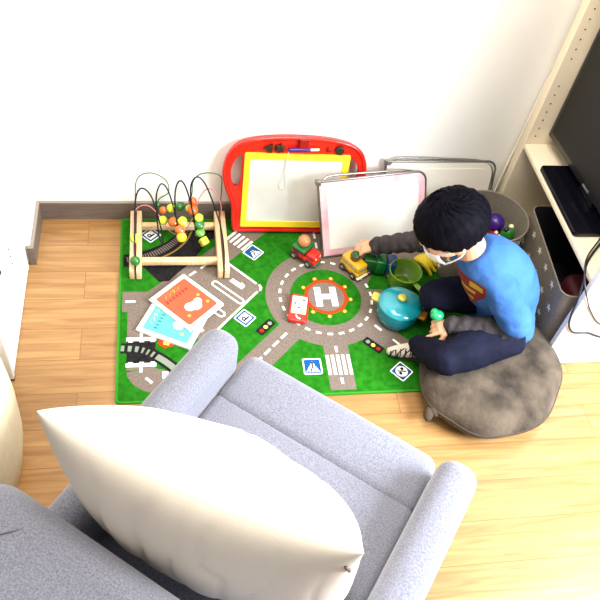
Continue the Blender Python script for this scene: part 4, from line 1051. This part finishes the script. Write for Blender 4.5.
def sleeve_t(sh, el, t_end, r0, r1):
    c = lerp(NECK+(PEL-NECK)*0.18, sh, 0.35); e = lerp(sh, el, t_end)
    b.tube([c, lerp(c, sh, .6), sh, lerp(sh, e, .5), e], [0.056, r0*1.08, r0, (r0+r1)/2, r1], 'tshirt', 24, caps=True)
sleeve_t(SHL, ELL, 0.82, 0.050, 0.050); sleeve_t(SHR, ELR, 0.60, 0.050, 0.045)
# loose hem over the hips
b.tube([PEL+V((0.010, -0.050, 0.02)), PEL+V((0.018, -0.066, -0.030)), PEL+V((0.005, -0.085, -0.060))], [0.065, 0.062, 0.040], 'tshirt', 20)
ts = cloth(b, 't_shirt', 0.0055, 5)
# wrinkle the jersey slightly
for v in ts.data.vertices:
    p = v.co; w = noise.noise(V((p.x*26+p.z*10, p.y*10, p.z*30)))*0.0035+noise.noise(V((p.x*9, p.y*9, p.z*11+4)))*0.005
    v.co = p+v.normal*w
ts.data.update()
if not ts.data.materials: ts.data.materials.append(M['tshirt'])
# collar ring
dn = (NECK-lerp(NECK, PEL, .15)).normalized()
# emblem on the chest (shield of red with yellow pieces)
bvh = BVHTree.FromPolygons([v.co.copy() for v in ts.data.vertices], [list(p.vertices) for p in ts.data.polygons])
ec = V((1.010, -0.590, 0.290)); outn = V((-0.78, -0.42, 0.10)).normalized(); eu = V((-0.28, 0, 0.96)); eu = (eu-outn*eu.dot(outn)).normalized(); es = eu.cross(outn).normalized()
G = 44; ES = 0.066; vs = {}; b = MB(); lst = []
for i in range(G+1):
    for j in range(G+1):
        u = -1+2*i/G; v = -1+2*j/G
        o = ec+es*(u*ES)+eu*(v*ES)+outn*0.25
        h = bvh.ray_cast(o, -outn, 0.5)
        if h[0] is not None: vs[(i, j)] = len(lst); lst.append(h[0]+h[1]*0.0012 if h[1].dot(outn) > 0 else h[0]+outn*0.0012)
def shield(u, v): return abs(u) <= (1.0 if v > 0.35 else (v+1)/1.35) and v <= 0.85+0.0*abs(u)
red_f = []; yel_f = []
for i in range(G):
    for j in range(G):
        u = -1+2*(i+.5)/G; v = -1+2*(j+.5)/G
        if not shield(u, v) or any(k not in vs for k in ((i, j), (i+1, j), (i+1, j+1), (i, j+1))): continue
        q = [vs[(i, j)], vs[(i+1, j)], vs[(i+1, j+1)], vs[(i, j+1)]]
        if max((lst[q[0]]-lst[q[k]]).length for k in (1, 2, 3)) > 0.02: continue
        inner = shield(u*1.25, v*1.2-0.02)
        y = inner and ((v > 0.42 and u > 0.1) or (0.05 < v < 0.24 and u < 0.42 and u > -0.5) or (-0.42 < v < -0.20 and u > -0.42 and u < 0.3) or (abs(u) > 0.62 and v < 0.1) or v < -0.66)
        (yel_f if y else red_f).append(q)
b.add(lst, red_f, 'emred', True); b.add(lst, yel_f, 'emyel', True); b.build('chest_emblem', child)
# long charcoal sleeves
def long_sleeve(sh, el, wr, t0, rs):
    b = MB(); a = lerp(sh, el, t0); ae = lerp(el, wr, 0.97)
    path = bez([a, lerp(a, el, .6), lerp(el, wr, .08), lerp(el, wr, .5), ae], 6); k = len(path)
    rr = [rs[0]+(rs[1]-rs[0])*i/(k-1)+0.0016*sin(i*1.9) for i in range(k)]
    b.tube(path, rr, 'sleeve', 22); o = cloth(b, 'long_sleeve', 0.0035, 2)
    for v in o.data.vertices:
        p = v.co; t = (p-el).dot((wr-el).normalized()); v.co = p+v.normal*(0.0024*sin(t*170+4*noise.noise(p*16))*0.8)
    o.data.update()
long_sleeve(SHL, ELL, WRL, 0.55, (0.041, 0.0285)); long_sleeve(SHR, ELR, WRR, 0.35, (0.042, 0.0285))
# trousers
b = MB()
b.sphere(PEL+V((0.0, 0.0, -0.020)), (0.085, 0.105, 0.075), 'trouser', 28, 18)
for h, k, a in ((HIL, KNL, ANL), (HIR, KNR, ANR)):
    b.tube([lerp(PEL, h, .4), h, lerp(h, k, .5), lerp(h, k, .88), k], [0.066, 0.066, 0.061, 0.054, 0.050], 'trouser', 24)
    b.tube([k, lerp(k, a, .35), lerp(k, a, .75), lerp(k, a, 1.02)], [0.050, 0.047, 0.041, 0.037], 'trouser', 24)
tr = cloth(b, 'trousers', 0.005, 5)
for v in tr.data.vertices:
    p = v.co; v.co = p+v.normal*(0.004*noise.noise(p*22)+0.002*noise.noise(p*50))
tr.data.update()
# socks
for a, d in ((ANL, V((-1, 0.12, 0)).normalized()), (ANR, V((-0.9, 0.35, 0)).normalized())):
    b = MB(); z = V((0, 0, 1))
    b.tube([a+z*0.006, a-z*0.006, a-d*0.012-z*0.022, a+d*0.022-z*0.022, a+d*0.060-z*0.032, a+d*0.085-z*0.0365], [0.027, 0.026, 0.0225, 0.0245, 0.0205, 0.0145], 'sock', 20)
    so = cloth(b, 'sock', 0.0032, 3)
    so.data.materials.clear(); so.data.materials.append(M['sock']); so.data.materials.append(M['sockpat'])
    sd = d.cross(z)
    for p in so.data.polygons:
        c = p.center-a; t = c.dot(d); s_ = c.dot(sd)
        zig = (abs(((s_*90+t*60) % 1.6)-0.8) < 0.22)
        low = s_ < -0.006
        p.material_index = 1 if ((low and zig) or (0.022 < t < 0.026) or (low and ((t*70) % 1.0) < 0.25)) else 0
# toy held in the left hand
b = MB(); b.sphere((0.948, -0.590, 0.172), (0.021, 0.018, 0.016), 'mint', 20, 14); b.sphere((0.940, -0.582, 0.178), 0.012, 'mint', 16, 10)
tag(b.build('toy_vegetable'), 'mint green toy vegetable piece held in the child\'s left hand', 'toy food')

# ------------------------------------------------------------------ light
w = bpy.data.worlds.new('world'); SC.world = w; w.use_nodes = True
nt = w.node_tree; bg = nt.nodes['Background']
geo = nt.nodes.new('ShaderNodeTexCoord'); sep = nt.nodes.new('ShaderNodeSeparateXYZ'); mr = nt.nodes.new('ShaderNodeMapRange')
mr.inputs['From Min'].default_value = -0.3; mr.inputs['From Max'].default_value = 0.9
rmp = nt.nodes.new('ShaderNodeValToRGB')
rmp.color_ramp.elements[0].color = (0.16, 0.14, 0.12, 1); rmp.color_ramp.elements[1].color = (0.86, 0.83, 0.78, 1)
nt.links.new(geo.outputs['Generated'], sep.inputs[0]); nt.links.new(sep.outputs['Z'], mr.inputs[0]); nt.links.new(mr.outputs[0], rmp.inputs[0])
nt.links.new(rmp.outputs[0], bg.inputs[0]); bg.inputs[1].default_value = 0.75
def area(name, loc, target, sx, sy, power, col):
    l = bpy.data.lights.new(name, 'AREA'); l.shape = 'RECTANGLE'; l.size = sx; l.size_y = sy; l.energy = power; l.color = col
    o = bpy.data.objects.new(name, l); COL.objects.link(o); o.location = loc
    o.rotation_euler = (V(target)-V(loc)).to_track_quat('-Z', 'Y').to_euler(); return o
area('ceiling_lamp', (0.55, -0.85, 2.45), (0.55, -0.85, 0), 1.0, 1.0, 43, (1.0, 0.93, 0.81))
area('window_light', (2.02, -1.62, 1.2), (1.25, -1.25, 0.0), 0.8, 1.1, 118, (0.86, 0.93, 1.0))
SC.view_settings.view_transform = 'Standard'; SC.view_settings.look = 'None'; SC.view_settings.exposure = 0.45
SC.cycles.max_bounces = 8
